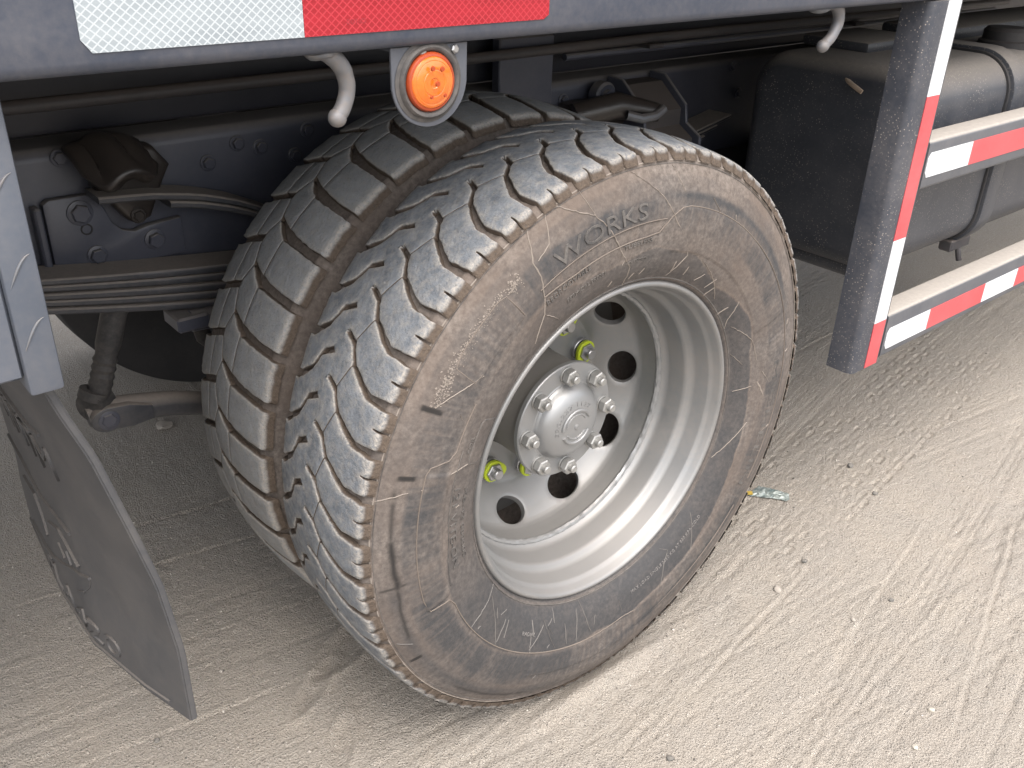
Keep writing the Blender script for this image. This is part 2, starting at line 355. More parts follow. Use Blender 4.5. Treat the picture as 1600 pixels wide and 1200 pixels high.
# ================================================================== GROUND
def graded(lo, hi, step, far, grow=1.16):
    core = list(np.arange(lo, hi, step)); a = []; p, st = lo, step
    while p > -far: st *= grow; p -= st; a.append(p)
    b = []; p, st = core[-1], step
    while p < far: st *= grow; p += st; b.append(p)
    return np.array(a[::-1] + core + b)
gx = graded(-1.12, 1.95, 0.0046, 400, 1.06); gy = graded(-0.74, 1.0, 0.0044, 400, 1.06)
X, Y = np.meshgrid(gx, gy)
def ground_h(X, Y):
    near = np.exp(-((X - 0.5) / 4.0) ** 2 - ((Y - 0.3) / 3.5) ** 2)
    h = 0.010 * (fbm(X * 1.3, Y * 1.6, 3, 2) - 0.5) + 0.004 * (fbm(X * 4, Y * 7, 5, 2) - 0.5)
    # long scrape lines left by passing tyres
    for ang, ox, amp, sc, sd_ in ((11, 0, 0.0040, 55, 11), (14, 0, 0.0030, 100, 12), (-8, 0, 0.0036, 60, 13), (2, 0, 0.0026, 80, 14)):
        a = math.radians(ang); s = X * math.cos(a) + Y * math.sin(a); t = -X * math.sin(a) + Y * math.cos(a)
        n = vnoise(s * 0.45 + 7, t * sc, sd_); msk = sstep(0.50, 0.72, fbm(s * 0.6, t * 4.0, sd_ + 40, 2)) * (0.3 + 0.7 * sstep(0.3, 0.6, fbm(s * 9, t * 20, sd_ + 60, 2)))
        h = h - amp * (1 - np.abs(2 * n - 1)) ** 5 * msk
    # a few clear ruts
    for (x0, y0, x1, y1, w, amp) in ((-0.07, -0.196, 1.403, 0.048, 0.011, 0.005), (0.45, -0.53, 1.3, -0.27, 0.012, 0.005), (0.25, -0.33, 1.3, -0.09, 0.009, 0.003),
                                     (-0.84, 0.885, -0.20, 0.785, 0.012, 0.004), (-0.60, 0.567, -0.30, 0.515, 0.010, 0.004), (-0.95, 0.40, -0.45, 0.33, 0.012, 0.003), (1.3, 0.60, 2.5, 0.66, 0.012, 0.004), (0.0, -0.42, 1.1, -0.30, 0.010, 0.003), (-0.9, 1.05, -0.2, 0.97, 0.012, 0.004)):
        L = math.hypot(x1 - x0, y1 - y0); dx, dy = (x1 - x0) / L, (y1 - y0) / L
        s = (X - x0) * dx + (Y - y0) * dy; w = w * 0.55; amp = amp * 0.62; t = -(X - x0) * dy + (Y - y0) * dx + 0.016 * (fbm(s * 5, s * 0 + amp * 999, 21, 4) - 0.5)
        m = sstep(-0.1, 0.15, s) * (1 - sstep(L - 0.1, L + 0.2, s)) * sstep(0.15, 0.55, fbm(s * 5, t * 9, 31, 3))
        h = h + m * amp * (np.exp(-((t - w) / w) ** 2) - 1.5 * np.exp(-((t + 0.3 * w) / (0.6 * w)) ** 2))
    # zigzag tread print leading away from the wheel
    a = math.radians(8.5); s = (X - 0.5) * math.cos(a) + (Y + 0.02) * math.sin(a); t = -(X - 0.5) * math.sin(a) + (Y + 0.02) * math.cos(a)
    band = sstep(-0.10, -0.07, t) * (1 - sstep(0.19, 0.23, t)) * sstep(-0.05, 0.15, s) * (1 - sstep(2.6, 3.2, s))
    per = 0.078; ph = (s / per) % 1.0; zig = np.where(ph < 0.5, 0.0, 0.020)
    t2 = t + 0.004 * (fbm(s * 6, t * 6, 61, 2) - 0.5)
    def groove(off, sp):
        row = ((t2 + zig + off) / sp + 0.5) % 1.0 - 0.5; g = np.exp(-(row * sp / 0.0036) ** 2)
        jump = np.minimum(np.minimum(ph, np.abs(ph - 0.5)), 1 - ph) * per; lo = ((t2 + off) / sp + 0.5) % 1.0 * sp - 0.5 * sp
        return np.maximum(g, np.exp(-(jump / 0.0034) ** 2) * sstep(-0.022, -0.018, lo) * (1 - sstep(0.0, 0.004, lo)))
    st = 0.5 - groove(0.0, 0.052) + 0.35 * np.roll(groove(0.0, 0.052), 2, 0)
    fade = 0.35 + 0.65 * sstep(0.35, 0.6, fbm(X * 5, Y * 7, 77, 3))
    h = h * (1 - 0.7 * band) + band * fade * 0.0068 * (st - 0.5)
    # crumbly grit
    h = h + 0.0026 * (fbm(X * 110, Y * 110, 8, 2) - 0.5) * (0.2 + 1.6 * fbm(X * 4, Y * 4, 9, 2))
    # the tyres press a shallow bed
    for yc in (0.10, 0.395):
        bed = np.exp(-(X / 0.13) ** 2) * np.exp(-((Y - yc) / 0.115) ** 4)
        rim = np.exp(-(X / 0.20) ** 2) * np.exp(-((np.abs(Y - yc) - 0.132) / 0.020) ** 2)
        h = h * (1 - 0.8 * bed) - 0.006 * bed + 0.014 * rim
    # shallow scuffs and foot marks beside the wheel
    for (px, py, sx_, sy_, an, am) in ((-0.33, 0.36, 0.10, 0.035, 0.4, 0.010), (-0.45, 0.30, 0.07, 0.02, 0.6, 0.008), (-0.20, 0.62, 0.05, 0.04, 0.2, 0.012), (-0.48, 0.15, 0.06, 0.02, 0.9, 0.007)):
        c_, s_ = math.cos(an), math.sin(an); u = ((X - px) * c_ + (Y - py) * s_) / sx_; v = (-(X - px) * s_ + (Y - py) * c_) / sy_
        e = np.exp(-(u * u + v * v) ** 2); h = h - am * e * (0.4 + 0.6 * sstep(-1, 1, v)) + 0.5 * am * np.exp(-((np.sqrt(u * u + v * v) - 1.25) / 0.25) ** 2)
    return h * near
Hh = ground_h(X, Y)
ny_, nx_ = X.shape
me = bpy.data.meshes.new('ground')
vv = np.stack([X, Y, Hh], -1).reshape(-1, 3).astype(np.float32)
idx = np.arange(ny_ * nx_).reshape(ny_, nx_)
ff = np.stack([idx[:-1, :-1], idx[:-1, 1:], idx[1:, 1:], idx[1:, :-1]], -1).reshape(-1, 4)
me.vertices.add(len(vv)); me.vertices.foreach_set('co', vv.ravel())
me.loops.add(ff.size); me.loops.foreach_set('vertex_index', ff.ravel().astype(np.int32))
me.polygons.add(len(ff)); me.polygons.foreach_set('loop_start', np.arange(0, ff.size, 4, dtype=np.int32)); me.polygons.foreach_set('loop_total', np.full(len(ff), 4, dtype=np.int32))
me.update(); me.validate()
ground = link('ground', me, M['ground']); tag(ground, 'dusty grey brown sand yard with tyre tracks', kind='structure')

def gh(x, y): return float(ground_h(np.array([[x]], float), np.array([[y]], float))[0, 0])

# ================================================================== TRUCK
truck = bpy.data.objects.new('truck', None); C.objects.link(truck); truck.empty_display_size = 0.2
tag(truck, 'dark grey flatbed truck with silver dual rear wheel and red white reflective tape', 'truck')

# ------------------------------------------------------------------ tyre carcass
def crown(v, vc): return 0.5245 - 0.0100 * ((v - vc) / 0.1125) ** 2

SIDE = [(0.2930, 0.0100), (0.2990, 0.0040), (0.3040, -0.0015), (0.3060, -0.0045), (0.3085, -0.0038), (0.3140, -0.0085), (0.330, -0.0180), (0.345, -0.0235), (0.360, -0.0270), (0.380, -0.0302),
        (0.400, -0.0320), (0.420, -0.0320), (0.440, -0.0300), (0.455, -0.0272), (0.470, -0.0230), (0.480, -0.0192), (0.490, -0.0145), (0.496, -0.0120), (0.502, -0.0085), (0.508, -0.0020)]

def carcass(name, vc, parent, mat, nth, hi, paint=None):
    """tyre body around the axle (local origin = axle), y offset so that the outer flange plane is y = vc-0.1005"""
    dy = vc - 0.1005
    sr = np.array([p[0] for p in SIDE]); sy = np.array([p[1] for p in SIDE])
    step = 0.0021 if hi else 0.005
    rr = np.arange(sr[0], sr[-1] + 1e-6, step); yy = np.interp(rr, sr, sy)
    k = np.ones(5) / 5
    ysm = np.convolve(np.pad(yy, 2, mode='edge'), k, 'valid'); ysm[:8] = yy[:8]; ysm[-2:] = yy[-2:]
    out_r, out_y = list(rr), list(ysm); nside = len(rr)
    vt = np.linspace(0.004, 0.197, 24)
    tr = [crown(v, 0.1005) - 0.0112 for v in vt]
    out_r += tr; out_y += list(vt)
    ir = np.arange(sr[-1], sr[0], -0.006); iy = 0.201 - np.interp(ir, sr, sy)
    out_r += list(ir); out_y += list(iy)
    PR, PY = np.array(out_r), np.array(out_y)
    th = np.linspace(0, 2 * PI, nth, endpoint=False)
    T, R = np.meshgrid(th, PR, indexing='ij'); Yv = np.repeat(PY[None, :], nth, 0).copy()
    Rr = R.copy(); dust = np.ones_like(R) * 0.9; smear = np.zeros_like(R)
    if paint is not None:
        Rs, Ts = R[:, :nside], np.degrees(T[:, :nside])
        d, sm, hgt = paint(Rs, Ts)
        dust[:, :nside] = d; smear[:, :nside] = sm
        # displace along the side normal
        dr = np.gradient(PR[:nside]); dyy = np.gradient(PY[:nside]); L = np.hypot(dr, dyy); nr, nyy = -dyy / L, -dr / L
        sg = np.where(nyy > 0, -1, 1); 
        Rr[:, :nside] += hgt * (-nr * 0); Yv[:, :nside] += -hgt
    V = np.stack([Rr * np.cos(T), Yv + dy, Rr * np.sin(T)], -1).reshape(-1, 3)
    m = len(PR); idx = np.arange(nth * m).reshape(nth, m); nxt = np.roll(idx, -1, 0)
    F = np.stack([idx[:, :-1], idx[:, 1:], nxt[:, 1:], nxt[:, :-1]], -1).reshape(-1, 4)
    me = bpy.data.meshes.new(name)
    me.vertices.add(len(V)); me.vertices.foreach_set('co', V.astype(np.float32).ravel())
    me.loops.add(F.size); me.loops.foreach_set('vertex_index', F.ravel().astype(np.int32))
    me.polygons.add(len(F)); me.polygons.foreach_set('loop_start', np.arange(0, F.size, 4, dtype=np.int32)); me.polygons.foreach_set('loop_total', np.full(len(F), 4, dtype=np.int32))
    me.update(); me.validate()
    for nm, arr in (('dust', dust), ('smear', smear)):
        at = me.attributes.new(nm, 'FLOAT', 'POINT'); at.data.foreach_set('value', arr.astype(np.float32).ravel())
    o = link(name, me, mat, parent); o.location = (0, 0, AX)
    return o

def wrap(a): return (a + 180) % 360 - 180
def arc(T, a, b, soft=2.0):
    """1 inside the arc from angle a down to b (degrees), soft ends"""
    mid = (a + b) / 2; hw = (a - b) / 2; d = np.abs(wrap(T - mid)); return 1 - sstep(hw - soft, hw + soft, d)

WL = [(-180, .372), (-166, .384), (-153, .388), (-139, .390), (-125, .388), (-103, .387), (-94, .381), (-83, .390), (-66, .381), (-53, .383), (-40, .373), (-28, .362), (-10, .352), (5, .345), (16, .344), (27, .354), (34, .347),
      (42, .338), (51, .328), (60, .338), (66, .352), (71, .354), (79, .357), (86, .366), (94, .358), (101, .357), (109, .365), (120, .386), (130, .372), (140, .380), (150, .376), (160, .372), (171, .374), (180, .372)]
def paint_outer(R, T):
    Tw = wrap(T); cx, cy = R * np.cos(np.radians(T)), R * np.sin(np.radians(T))
    nA = fbm(cx * 14 + 5, cy * 14 + 9, 101, 4); nB = fbm(cx * 50, cy * 50, 102, 4); nC = fbm(Tw / 6.0, R * 150, 103, 4); nD = fbm(Tw / 0.55, R * 14, 105, 3); nE = fbm(cx * 26, cy * 26, 106, 5)
    edge = np.interp(Tw.ravel(), [p[0] for p in WL], [p[1] for p in WL]).reshape(R.shape) + 0.007 * (fbm(Tw / 3.0, R * 0, 104, 4) - 0.5)
    inner = 1 - sstep(-0.0012, 0.0012, R - edge)
    d = 0.72 + 0.35 * (nA - 0.5) + 0.35 * (nC - 0.5) + 0.30 * (nE - 0.5)
    # flex zone: patches polished darker
    mid = sstep(0.385, 0.395, R) * (1 - sstep(0.448, 0.458, R))
    d = d - mid * (0.16 + 0.32 * sstep(0.40, 0.70, nA) + 0.6 * (nD - 0.5))
    inn = np.interp(Tw.ravel(), [-180, -165, -150, -60, -35, 0, 45, 70, 100, 120, 150, 180], [.52, .30, .06, .02, .08, .14, .22, .38, .44, .50, .56, .52]).reshape(R.shape)
    d = d * (1 - inner) + inner * (inn + 0.24 * (nB - 0.5) + 0.22 * (nE - 0.5))
    # pale rim of dried water at the boundary
    d = d + 0.30 * np.exp(-((R - edge - 0.002) / 0.0018) ** 2) * arc(Tw, 122, -30, 6)
    # dark rubbed band following the panel edge, upper right
    d = d - 0.50 * np.exp(-((R - 0.447) / 0.0050) ** 2) * arc(Tw, 84, 26, 4) * (0.4 + 0.9 * nC)
    # logo band, top
    d = d - 0.36 * sstep(0.414, 0.418, R) * (1 - sstep(0.444, 0.449, R + 0.012 * (nC - 0.5))) * arc(Tw, 118, 86, 1.5) * (0.35 + 0.9 * nB)
    d = d + 0.25 * sstep(0.390, 0.393, R) * (1 - sstep(0.409, 0.412, R)) * arc(Tw, 120, 84, 1.0)
    # bottom: black rubbed band near the shoulder
    d = d - 0.55 * np.exp(-((R - 0.470) / 0.012) ** 2) * arc(Tw, -120 + 15, -172, 12) * (0.3 + 1.1 * nC)
    d = d - 0.6 * np.exp(-((R - 0.428) / 0.008) ** 2) * arc(Tw, -35, -88, 6) * (0.4 + 0.8 * nC)
    d = d - 0.45 * sstep(0.388, 0.400, R) * (1 - sstep(0.43, 0.45, R)) * arc(Tw, -96, -168, 12) * (0.2 + 1.2 * nC)
    d = d + 0.30 * sstep(0.472, 0.480, R) * arc(Tw, 150, 40, 12)
    d = d + 0.4 * np.exp(-((R - 0.4965) / 0.002) ** 2) + 0.5 * np.exp(-((R - 0.306) / 0.003) ** 2)
    # radial drip scratches inside the dark zone
    # black smears
    sm = np.zeros_like(R)
    for (a0, a1, r0, r1, w, k) in ((166, 176, .471, .468, .0035, .55), (176, 187, .468, .462, .0055, .85), (187, 200, .463, .470, .003, .6), (163, 164.2, .470, .446, .0, .9), (206, 207, .487, .470, 0, .8), (186, 186.8, .488, .45, 0, .5), (150, 151.4, .470, .438, 0, .75), (222, 246, .476, .478, .003, .5)):
        f = ((T % 360) - a0) / max(1e-6, a1 - a0)
        if w > 0:
            rc = r0 + (r1 - r0) * np.clip(f, 0, 1); m_ = np.exp(-((R - rc - 0.004 * (nB - 0.5)) / w) ** 2) * sstep(-0.1, 0.08, f) * (1 - sstep(0.92, 1.1, f))
        else:
            m_ = sstep(0.0, 0.25, f) * (1 - sstep(0.75, 1.0, f)) * sstep(r1 - .004, r1 + .002, R) * (1 - sstep(r0 - .002, r0 + .004, R))
        sm = np.maximum(sm, min(1.0, 1.35 * k) * m_ * sstep(0.22, 0.45, nB + 0.15 * nC))
    # relief: rings, panels
    h = 0.0011 * np.exp(-((R - 0.4965) / 0.0016) ** 2) - 0.0006 * np.exp(-((R - 0.4905) / 0.0012) ** 2)
    def panel(r0, r1, a, b, amp, e=0.0022):
        return amp * sstep(r0, r0 + e, R) * (1 - sstep(r1 - e, r1, R)) * arc(Tw, a, b, 0.35)
    h = h + panel(.356, .431, 79.5, 22, 0.0012) + panel(.386, .412, 121, 84, -0.0010) + panel(.384, .430, 196, 163, 0.0012) + panel(.384, .430, -164, -197, 0.0012)
    h = h + panel(.313, .352, 162, 150, 0.0010) + panel(.400, .455, 143.5, 127, 0.0009) + panel(.390, .436, -85, -118, 0.0011) + panel(.386, .43, -34, -80, 0.0012) + panel(.386, .43, 16, -30, 0.0010)
    h = h + 0.0012 * (nB - 0.5) * sstep(0.46, 0.475, R)
    h = h + 0.007 * np.exp(-(wrap(T + 90) / 17.0) ** 2) * np.exp(-((R - 0.462) / 0.042) ** 2)      # loaded tyre bulges over the ground
    return np.clip(d, 0, 1), np.clip(sm, 0, 1), h

def paint_inner(R, T):
    nA = fbm(T / 6.0, R * 30, 201, 4); nB = fbm(T / 1.5, R * 80, 202, 3)
    h = 0.0010 * np.exp(-((R - 0.4965) / 0.0018) ** 2)
    return np.clip(0.85 + 0.4 * (nA - 0.5) + 0.3 * np.exp(-((R - 0.4965) / 0.002) ** 2), 0, 1), np.zeros_like(R), h + 0.0008 * (nB - 0.5)

VO, VI = 0.1005, 0.3955
outer_tyre = carcass('outer_tyre', VO, truck, M['sidewall'], 1440, True, paint_outer)
tag(outer_tyre, 'outer tyre with dusty brown sidewall and worn grey tread')
inner_tyre = carcass('inner_tyre', VI, truck, M['sidewall_in'], 720, False, paint_inner)
tag(inner_tyre, 'inner tyre of the pair with block tread, half hidden')

# ------------------------------------------------------------------ tread lugs
RREF = 0.523
ER = {'g': 0.0024, 's': 0.0007, 'x': 0.0, 'o': 0.0072, 'n': 0.0010}
EB = {'g': -0.0012, 's': 0.0, 'x': 0.0, 'o': -0.0045, 'n': 0.0}
EG = {'g': 0.0009, 's': 0.00075, 'x': 0.0, 'o': 0.0, 'n': 0.0}
ED = {'g': 0.0115, 's': 0.008, 'x': 0.008, 'o': 0.0165, 'n': 0.012}
def lug_mesh(name, poly, flags, vc, seed, jag=0.0010):
    """poly: list of (v, u) metres; flags[i] is the edge i -> i+1"""
    P = [np.array((u, v)) for v, u in poly]; F = list(flags)
    area = 0.5 * sum(P[i][0] * P[(i + 1) % len(P)][1] - P[(i + 1) % len(P)][0] * P[i][1] for i in range(len(P)))
    if area < 0:
        P = P[::-1]; n = len(F); F = [F[(n - 2 - i) % n] for i in range(n)]
    pts, fl = [], []
    rg = np.random.default_rng(seed)
    for i in range(len(P)):
        a, b = P[i], P[(i + 1) % len(P)]; L = np.linalg.norm(b - a); k = max(1, int(round(L / 0.0062)))
        e = (b - a) / L; nrm = np.array((-e[1], e[0]))
        for j in range(k):
            p = a + (b - a) * j / k
            if j > 0 and F[i] in 'go': p = p + nrm * rg.normal(0, jag * (0.5 if F[i] == 'g' else 0.9))
            pts.append(p); fl.append(F[i])
    n = len(pts)
    def offs(tab, k=1.0):
        res = []
        for i in range(n):
            p0, p1, p2 = pts[i - 1], pts[i], pts[(i + 1) % n]
            e1 = (p1 - p0) / np.linalg.norm(p1 - p0); e2 = (p2 - p1) / np.linalg.norm(p2 - p1)
            n1 = np.array((-e1[1], e1[0])); n2 = np.array((-e2[1], e2[0])); d1, d2 = tab[fl[i - 1]] * k, tab[fl[i]] * k
            den = n1[0] * n2[1] - n1[1] * n2[0]
            if abs(den) < 0.25: o = (n1 * d1 + n2 * d2) / 2
            else:
                o = np.array((d1 * n2[1] - d2 * n1[1], d2 * n1[0] - d1 * n2[0])) / den
                lim = 1.8 * max(abs(d1), abs(d2), 1e-9); l = np.linalg.norm(o)
                if l > lim: o *= lim / l
            res.append(p1 + o)
        return res
    base = offs(EG); pts = base
    rad = [min(ER[fl[i - 1]], ER[fl[i]]) if 'x' in (fl[i - 1], fl[i]) else (ER[fl[i - 1]] + ER[fl[i]]) / 2 for i in range(n)]
    dep = [max(ED[fl[i - 1]], ED[fl[i]]) for i in range(n)]
    rings = [(offs(EB), dep, 1.0), (pts, [r * 0.95 for r in rad], 0.55), (offs(ER, 0.30), [r * 0.30 for r in rad], 0.26), (offs(ER, 1.0), [0.0] * n, 0.14)]
    V, W = [], []
    for ring, dd, w in rings:
        for p, d_, r_ in zip(ring, dd, rad): V.append((p[0], p[1], d_)); W.append(w if (r_ > 0.0009 or w == 1.0) else (0.62 if w == 0.55 and r_ > 0 else 0.0))
    Fc = []
    for k in range(3):
        for i in range(n):
            j = (i + 1) % n
            if fl[i] != 'x': Fc.append((k * n + i, k * n + j, (k + 1) * n + j, (k + 1) * n + i))
    top = rings[3][0]
    # interior points
    tp = np.array(top); lo, hi = tp.min(0), tp.max(0); inner = []
    def inside(q):
        c = False
        for i in range(n):
            a, b = tp[i], tp[(i + 1) % n]
            if (a[1] > q[1]) != (b[1] > q[1]) and q[0] < (b[0] - a[0]) * (q[1] - a[1]) / (b[1] - a[1]) + a[0]: c = not c
        return c
    for x in np.arange(lo[0], hi[0], 0.0085):
        for y in np.arange(lo[1], hi[1], 0.0085):
            q = np.array((x, y))
            if inside(q) and np.min(np.linalg.norm(tp - q, axis=1)) > 0.0042: inner.append(q)
    co = [Vector(p) for p in top] + [Vector(p) for p in inner]
    ov, _, of, orig, _, _ = delaunay_2d_cdt(co, [(i, (i + 1) % n) for i in range(n)], [], 1, 1e-6)
    mp = []
    for i, p in enumerate(ov):
        src = [q for q in orig[i] if q < n]
        if src: mp.append(3 * n + src[0])
        else: mp.append(len(V)); V.append((p[0], p[1], 0.0)); W.append(0.0)
    for f in of: Fc.append(tuple(mp[i] for i in f))
    out = []
    for u, v, d_ in V:
        R = crown(v, vc) - d_
        if d_ < 0.004: R += 0.0006 * (float(fbm(np.array([u * 60 + seed]), np.array([v * 60]), seed, 3)[0]) - 0.5)
        a = u / RREF; out.append((R * math.cos(a), v, R * math.sin(a)))
    me = mesh(name, out, Fc)
    at = me.attributes.new('wall', 'FLOAT', 'POINT'); at.data.foreach_set('value', np.array(W, np.float32))
    bm = bmesh.new(); bm.from_mesh(me); bmesh.ops.recalc_face_normals(bm, faces=bm.faces[:]); bm.to_mesh(me); bm.free()
    me.polygons.foreach_set('use_smooth', [True] * len(me.polygons))
    return me

mm = 0.001
NO = 47; PO = 2 * PI * RREF / NO / mm       # pitch in mm
OUT_A = [(-11.5, -26), (32, -28), (54, -39.6), (80, -57.8), (95.5, -19.6), (89.5, -6.7), (73, 10.9), (34, 30.4), (24.4, 33.5), (-11.5, 30), (-11.5, 5), (2, 3.6), (2, 1.4), (-11.5, 1)]
OUT_AF = ['g', 'g', 'g', 's', 'g', 'g', 'g', 'g', 'g', 'o', 'n', 'n', 'n', 'o']
OUT_B = [(80.4, -58.2), (97.4, -81.4), (123.8, 47.2 - 2 * PO + 0.1), (123.6, -95.3), (133.3, -62.0), (130.5, -59.0), (156.8, -45.9), (169.7, -17.7), (200.6, 7.9), (215, 9), (212.5, 9 + 0.5 * PO - 4), (208, PO - 3.7), (196.7, PO - 5.6), (170.7, PO - 25.1), (157.2, PO - 53.9), (136.1, PO - 64.8), (133.3, PO - 62.0), (123.6, PO - 95.3), (120.6, PO - 97.6), (96.2, PO - 89.2)]
OUT_B[2] = (123.8, -92.9)
OUT_BF = ['g', 'g', 'g', 'x', 'g', 'g', 'g', 'g', 'g', 'o', 'o', 'g', 'g', 'g', 'g', 'g', 'x', 'g', 'g', 's']
NI = 39; PI_ = 2 * PI * RREF / NI / mm
IN_A = [(277, 141.5), (316.6, 139.2), (376.6, 134), (376.6, 199.5), (346, 205.5), (317.7, 209.3), (277, 210.5)]
IN_AF = ['g', 'g', 's', 'g', 'g', 'g', 'o']
IN_M = [(377.4, 134.2), (396, 124), (410.6, 111.6), (414.5, 107), (430.5, 140.5), (430.5, 151.5), (415.3, 186.4), (398, 193), (377.4, 199.3)]
IN_MF = ['g', 'g', 's', 's', 'g', 's', 'g', 'g', 's']
IN_C = [(431, 151.7), (415.2, 190.5), (431, 224.6), (456, 232.5), (456, 159.5)]
IN_CF = ['s', 's', 'g', 's', 'g']
IN_D = [(457, 159.8), (457, 232.8), (490, 246), (508, 247), (508, 176), (493, 174)]
IN_DF = ['s', 'g', 'g', 'o', 'g', 'g']
def lay_lugs(name, kinds, count, vc, mat, parent, base_deg, u_ref):
    for nm, poly, fl in kinds:
        pp = [(v * mm, u * mm) for v, u in poly]
        variants = [lug_mesh(nm, pp, fl, vc, 300 + i * 7) for i in range(3)]
        for m_ in variants: m_.materials.append(mat)
        for k in range(count):
            o = bpy.data.objects.new(nm, variants[k % 3]); C.objects.link(o); o.parent = parent
            o.rotation_euler = (0, -(math.radians(base_deg) + 2 * PI * k / count), 0)
# u = 0 lies at 133 degrees round the wheel
lay_lugs('o', [('shoulder_lug', OUT_A, OUT_AF), ('center_lug', OUT_B, OUT_BF)], NO, VO, M['tread'], outer_tyre, 133.0, 0)
lay_lugs('i', [('shoulder_lug', IN_A, IN_AF), ('center_lug', IN_M, IN_MF), ('side_lug', IN_C, IN_CF), ('edge_lug', IN_D, IN_DF)], NI, VI, M['tread_in'], inner_tyre, 133.0, 0)

# ------------------------------------------------------------------ sidewall lettering and dried streaks
def side_y(r):
    sr = [p[0] for p in SIDE]; return float(np.interp(r, sr, [p[1] for p in SIDE]))
def text_mesh(body, size, extrude, bold=0.0):
    cu = bpy.data.curves.new('t', 'FONT'); cu.body = body; cu.size = size; cu.extrude = extrude; cu.align_x = 'LEFT'; cu.offset = bold; cu.resolution_u = 3
    o = bpy.data.objects.new('t', cu); C.objects.link(o); dg = bpy.context.evaluated_depsgraph_get(); dg.update()
    me = bpy.data.meshes.new_from_object(o.evaluated_get(dg)); bpy.data.objects.remove(o); bpy.data.curves.remove(cu)
    return me
def side_text(name, body, r0, r1, a_start, a_end, mat, raise_=0.0012, bold=0.0, flip=False):
    """letters stand on radius r0, run clockwise from a_start to a_end (degrees)"""
    me = text_mesh(body, 1.0, 0.5, bold); xs = [v.co.x for v in me.vertices]; ys = [v.co.y for v in me.vertices]
    x0, x1, y0, y1 = min(xs), max(xs), min(ys), max(ys)
    for v in me.vertices:
        f = (v.co.x - x0) / (x1 - x0); g = (v.co.y - y0) / (y1 - y0)
        r = r0 + (r1 - r0) * g; a = math.radians(a_start + (a_end - a_start) * f)
        y = side_y(r) + (0.002 if v.co.z < 0 else -raise_)
        v.co = (r * math.cos(a), y, r * math.sin(a))
    me.materials.clear()
    return link(name, me, mat, outer_tyre, smooth=False)
side_text('raised_lettering', 'WORKS', 0.4185, 0.4435, 115.5, 90.5, M['letter'], 0.0018, -0.004)
side_text('raised_lettering', 'TUBELESS', 0.3790, 0.3865, 97.2, 88.0, M['letter'], 0.0014)
side_text('raised_lettering', 'REGROOVABLE', 0.3800, 0.3890, 121.0, 107.5, M['letter'], 0.0014)
side_text('raised_lettering', 'PERMICAL ER0281', 0.3535, 0.3610, 115.6, 102.8, M['letter'], 0.0013)
side_text('raised_lettering', 'ACR COMBER', 0.3505, 0.3555, 95.8, 88.3, M['letter'], 0.0010)
side_text('raised_lettering', '121 VITE-ON', 0.368, 0.3555, 167.5, 190.0, M['letter'], 0.0014)
side_text('raised_lettering', 'X6-42 00000S', 0.3445, 0.3365, 168.0, 189.5, M['letter'], 0.0010)
side_text('raised_lettering', 'MICHELIN', 0.408, 0.424, 8.0, -30.0, M['letter'], 0.0014)
side_text('raised_lettering', 'MAX LOAD SINGLE 3550 KG AT 830 KPA COLD', 0.350, 0.3435, -79.0, -44.0, M['letter_grey'], 0.0010)
side_text('raised_lettering', 'RADIAL', 0.357, 0.350, -127, -121, M['letter_grey'], 0.0010)
side_text('raised_lettering', 'FOR', 0.356, 0.362, 158.6, 154.5, M['letter'], 0.0010)

def side_ring(pts, w, name='sidewall_rib', mat='rib', full=False):
    """thin raised bead along (r, angle) points"""
    b = MB(); P = []
    for (r, a), (r1, a1) in zip(pts, pts[1:]):
        k = max(2, int(abs(a1 - a) / 1.0) + int(abs(r1 - r) / 0.003))
        P += [(r + (r1 - r) * j / k, a + (a1 - a) * j / k) for j in range(k)]
    P.append(pts[-1])
    b.tube([(r * math.cos(math.radians(a)), side_y(r) - 0.0002 - w * 0.25, r * math.sin(math.radians(a))) for r, a in P], w, 6)
    return b.build(name, M[mat], outer_tyre)
side_ring([(0.4968, 0), (0.4968, 360)], 0.0011, mat='pale'); side_ring([(0.4925, 0), (0.4925, 360)], 0.0005, mat='letter'); side_ring([(0.3072, 0), (0.3072, 360)], 0.0010, mat='letter')
side_ring([(0.402, 84.3), (0.415, 82.5), (0.428, 79.5), (0.431, 77), (0.431, 50), (0.436, 34), (0.441, 20), (0.442, 4), (0.438, -28)], 0.0010)
side_ring([(0.4125, 121), (0.4125, 84.2)], 0.0008); side_ring([(0.398, 121), (0.390, 112), (0.389, 90), (0.392, 86), (0.404, 84.3)], 0.0010)
side_ring([(0.430, 163), (0.430, 193), (0.425, 196.5), (0.390, 197.5), (0.384, 200), (0.386, 222), (0.388, 262), (0.384, 276), (0.392, 283), (0.430, 284)], 0.0011); side_ring([(0.372, 158), (0.373, 171), (0.371, 182), (0.380, 194)], 0.0008, mat='letter')
side_ring([(0.430, 163), (0.425, 161.5), (0.395, 160), (0.386, 158), (0.386, 147)], 0.0009); side_ring([(0.313, 150.5), (0.317, 149.5), (0.348, 150), (0.352, 151), (0.352, 160.5), (0.349, 161.6), (0.318, 162), (0.313, 161)], 0.0008, mat='letter')
side_ring([(0.404, 126.5), (0.450, 127.2), (0.454, 129), (0.454, 140), (0.450, 142.4), (0.408, 143.2), (0.404, 141)], 0.0009)
side_ring([(0.4365, -36), (0.432, -60), (0.431, -84), (0.422, -88), (0.396, -87)], 0.0010)

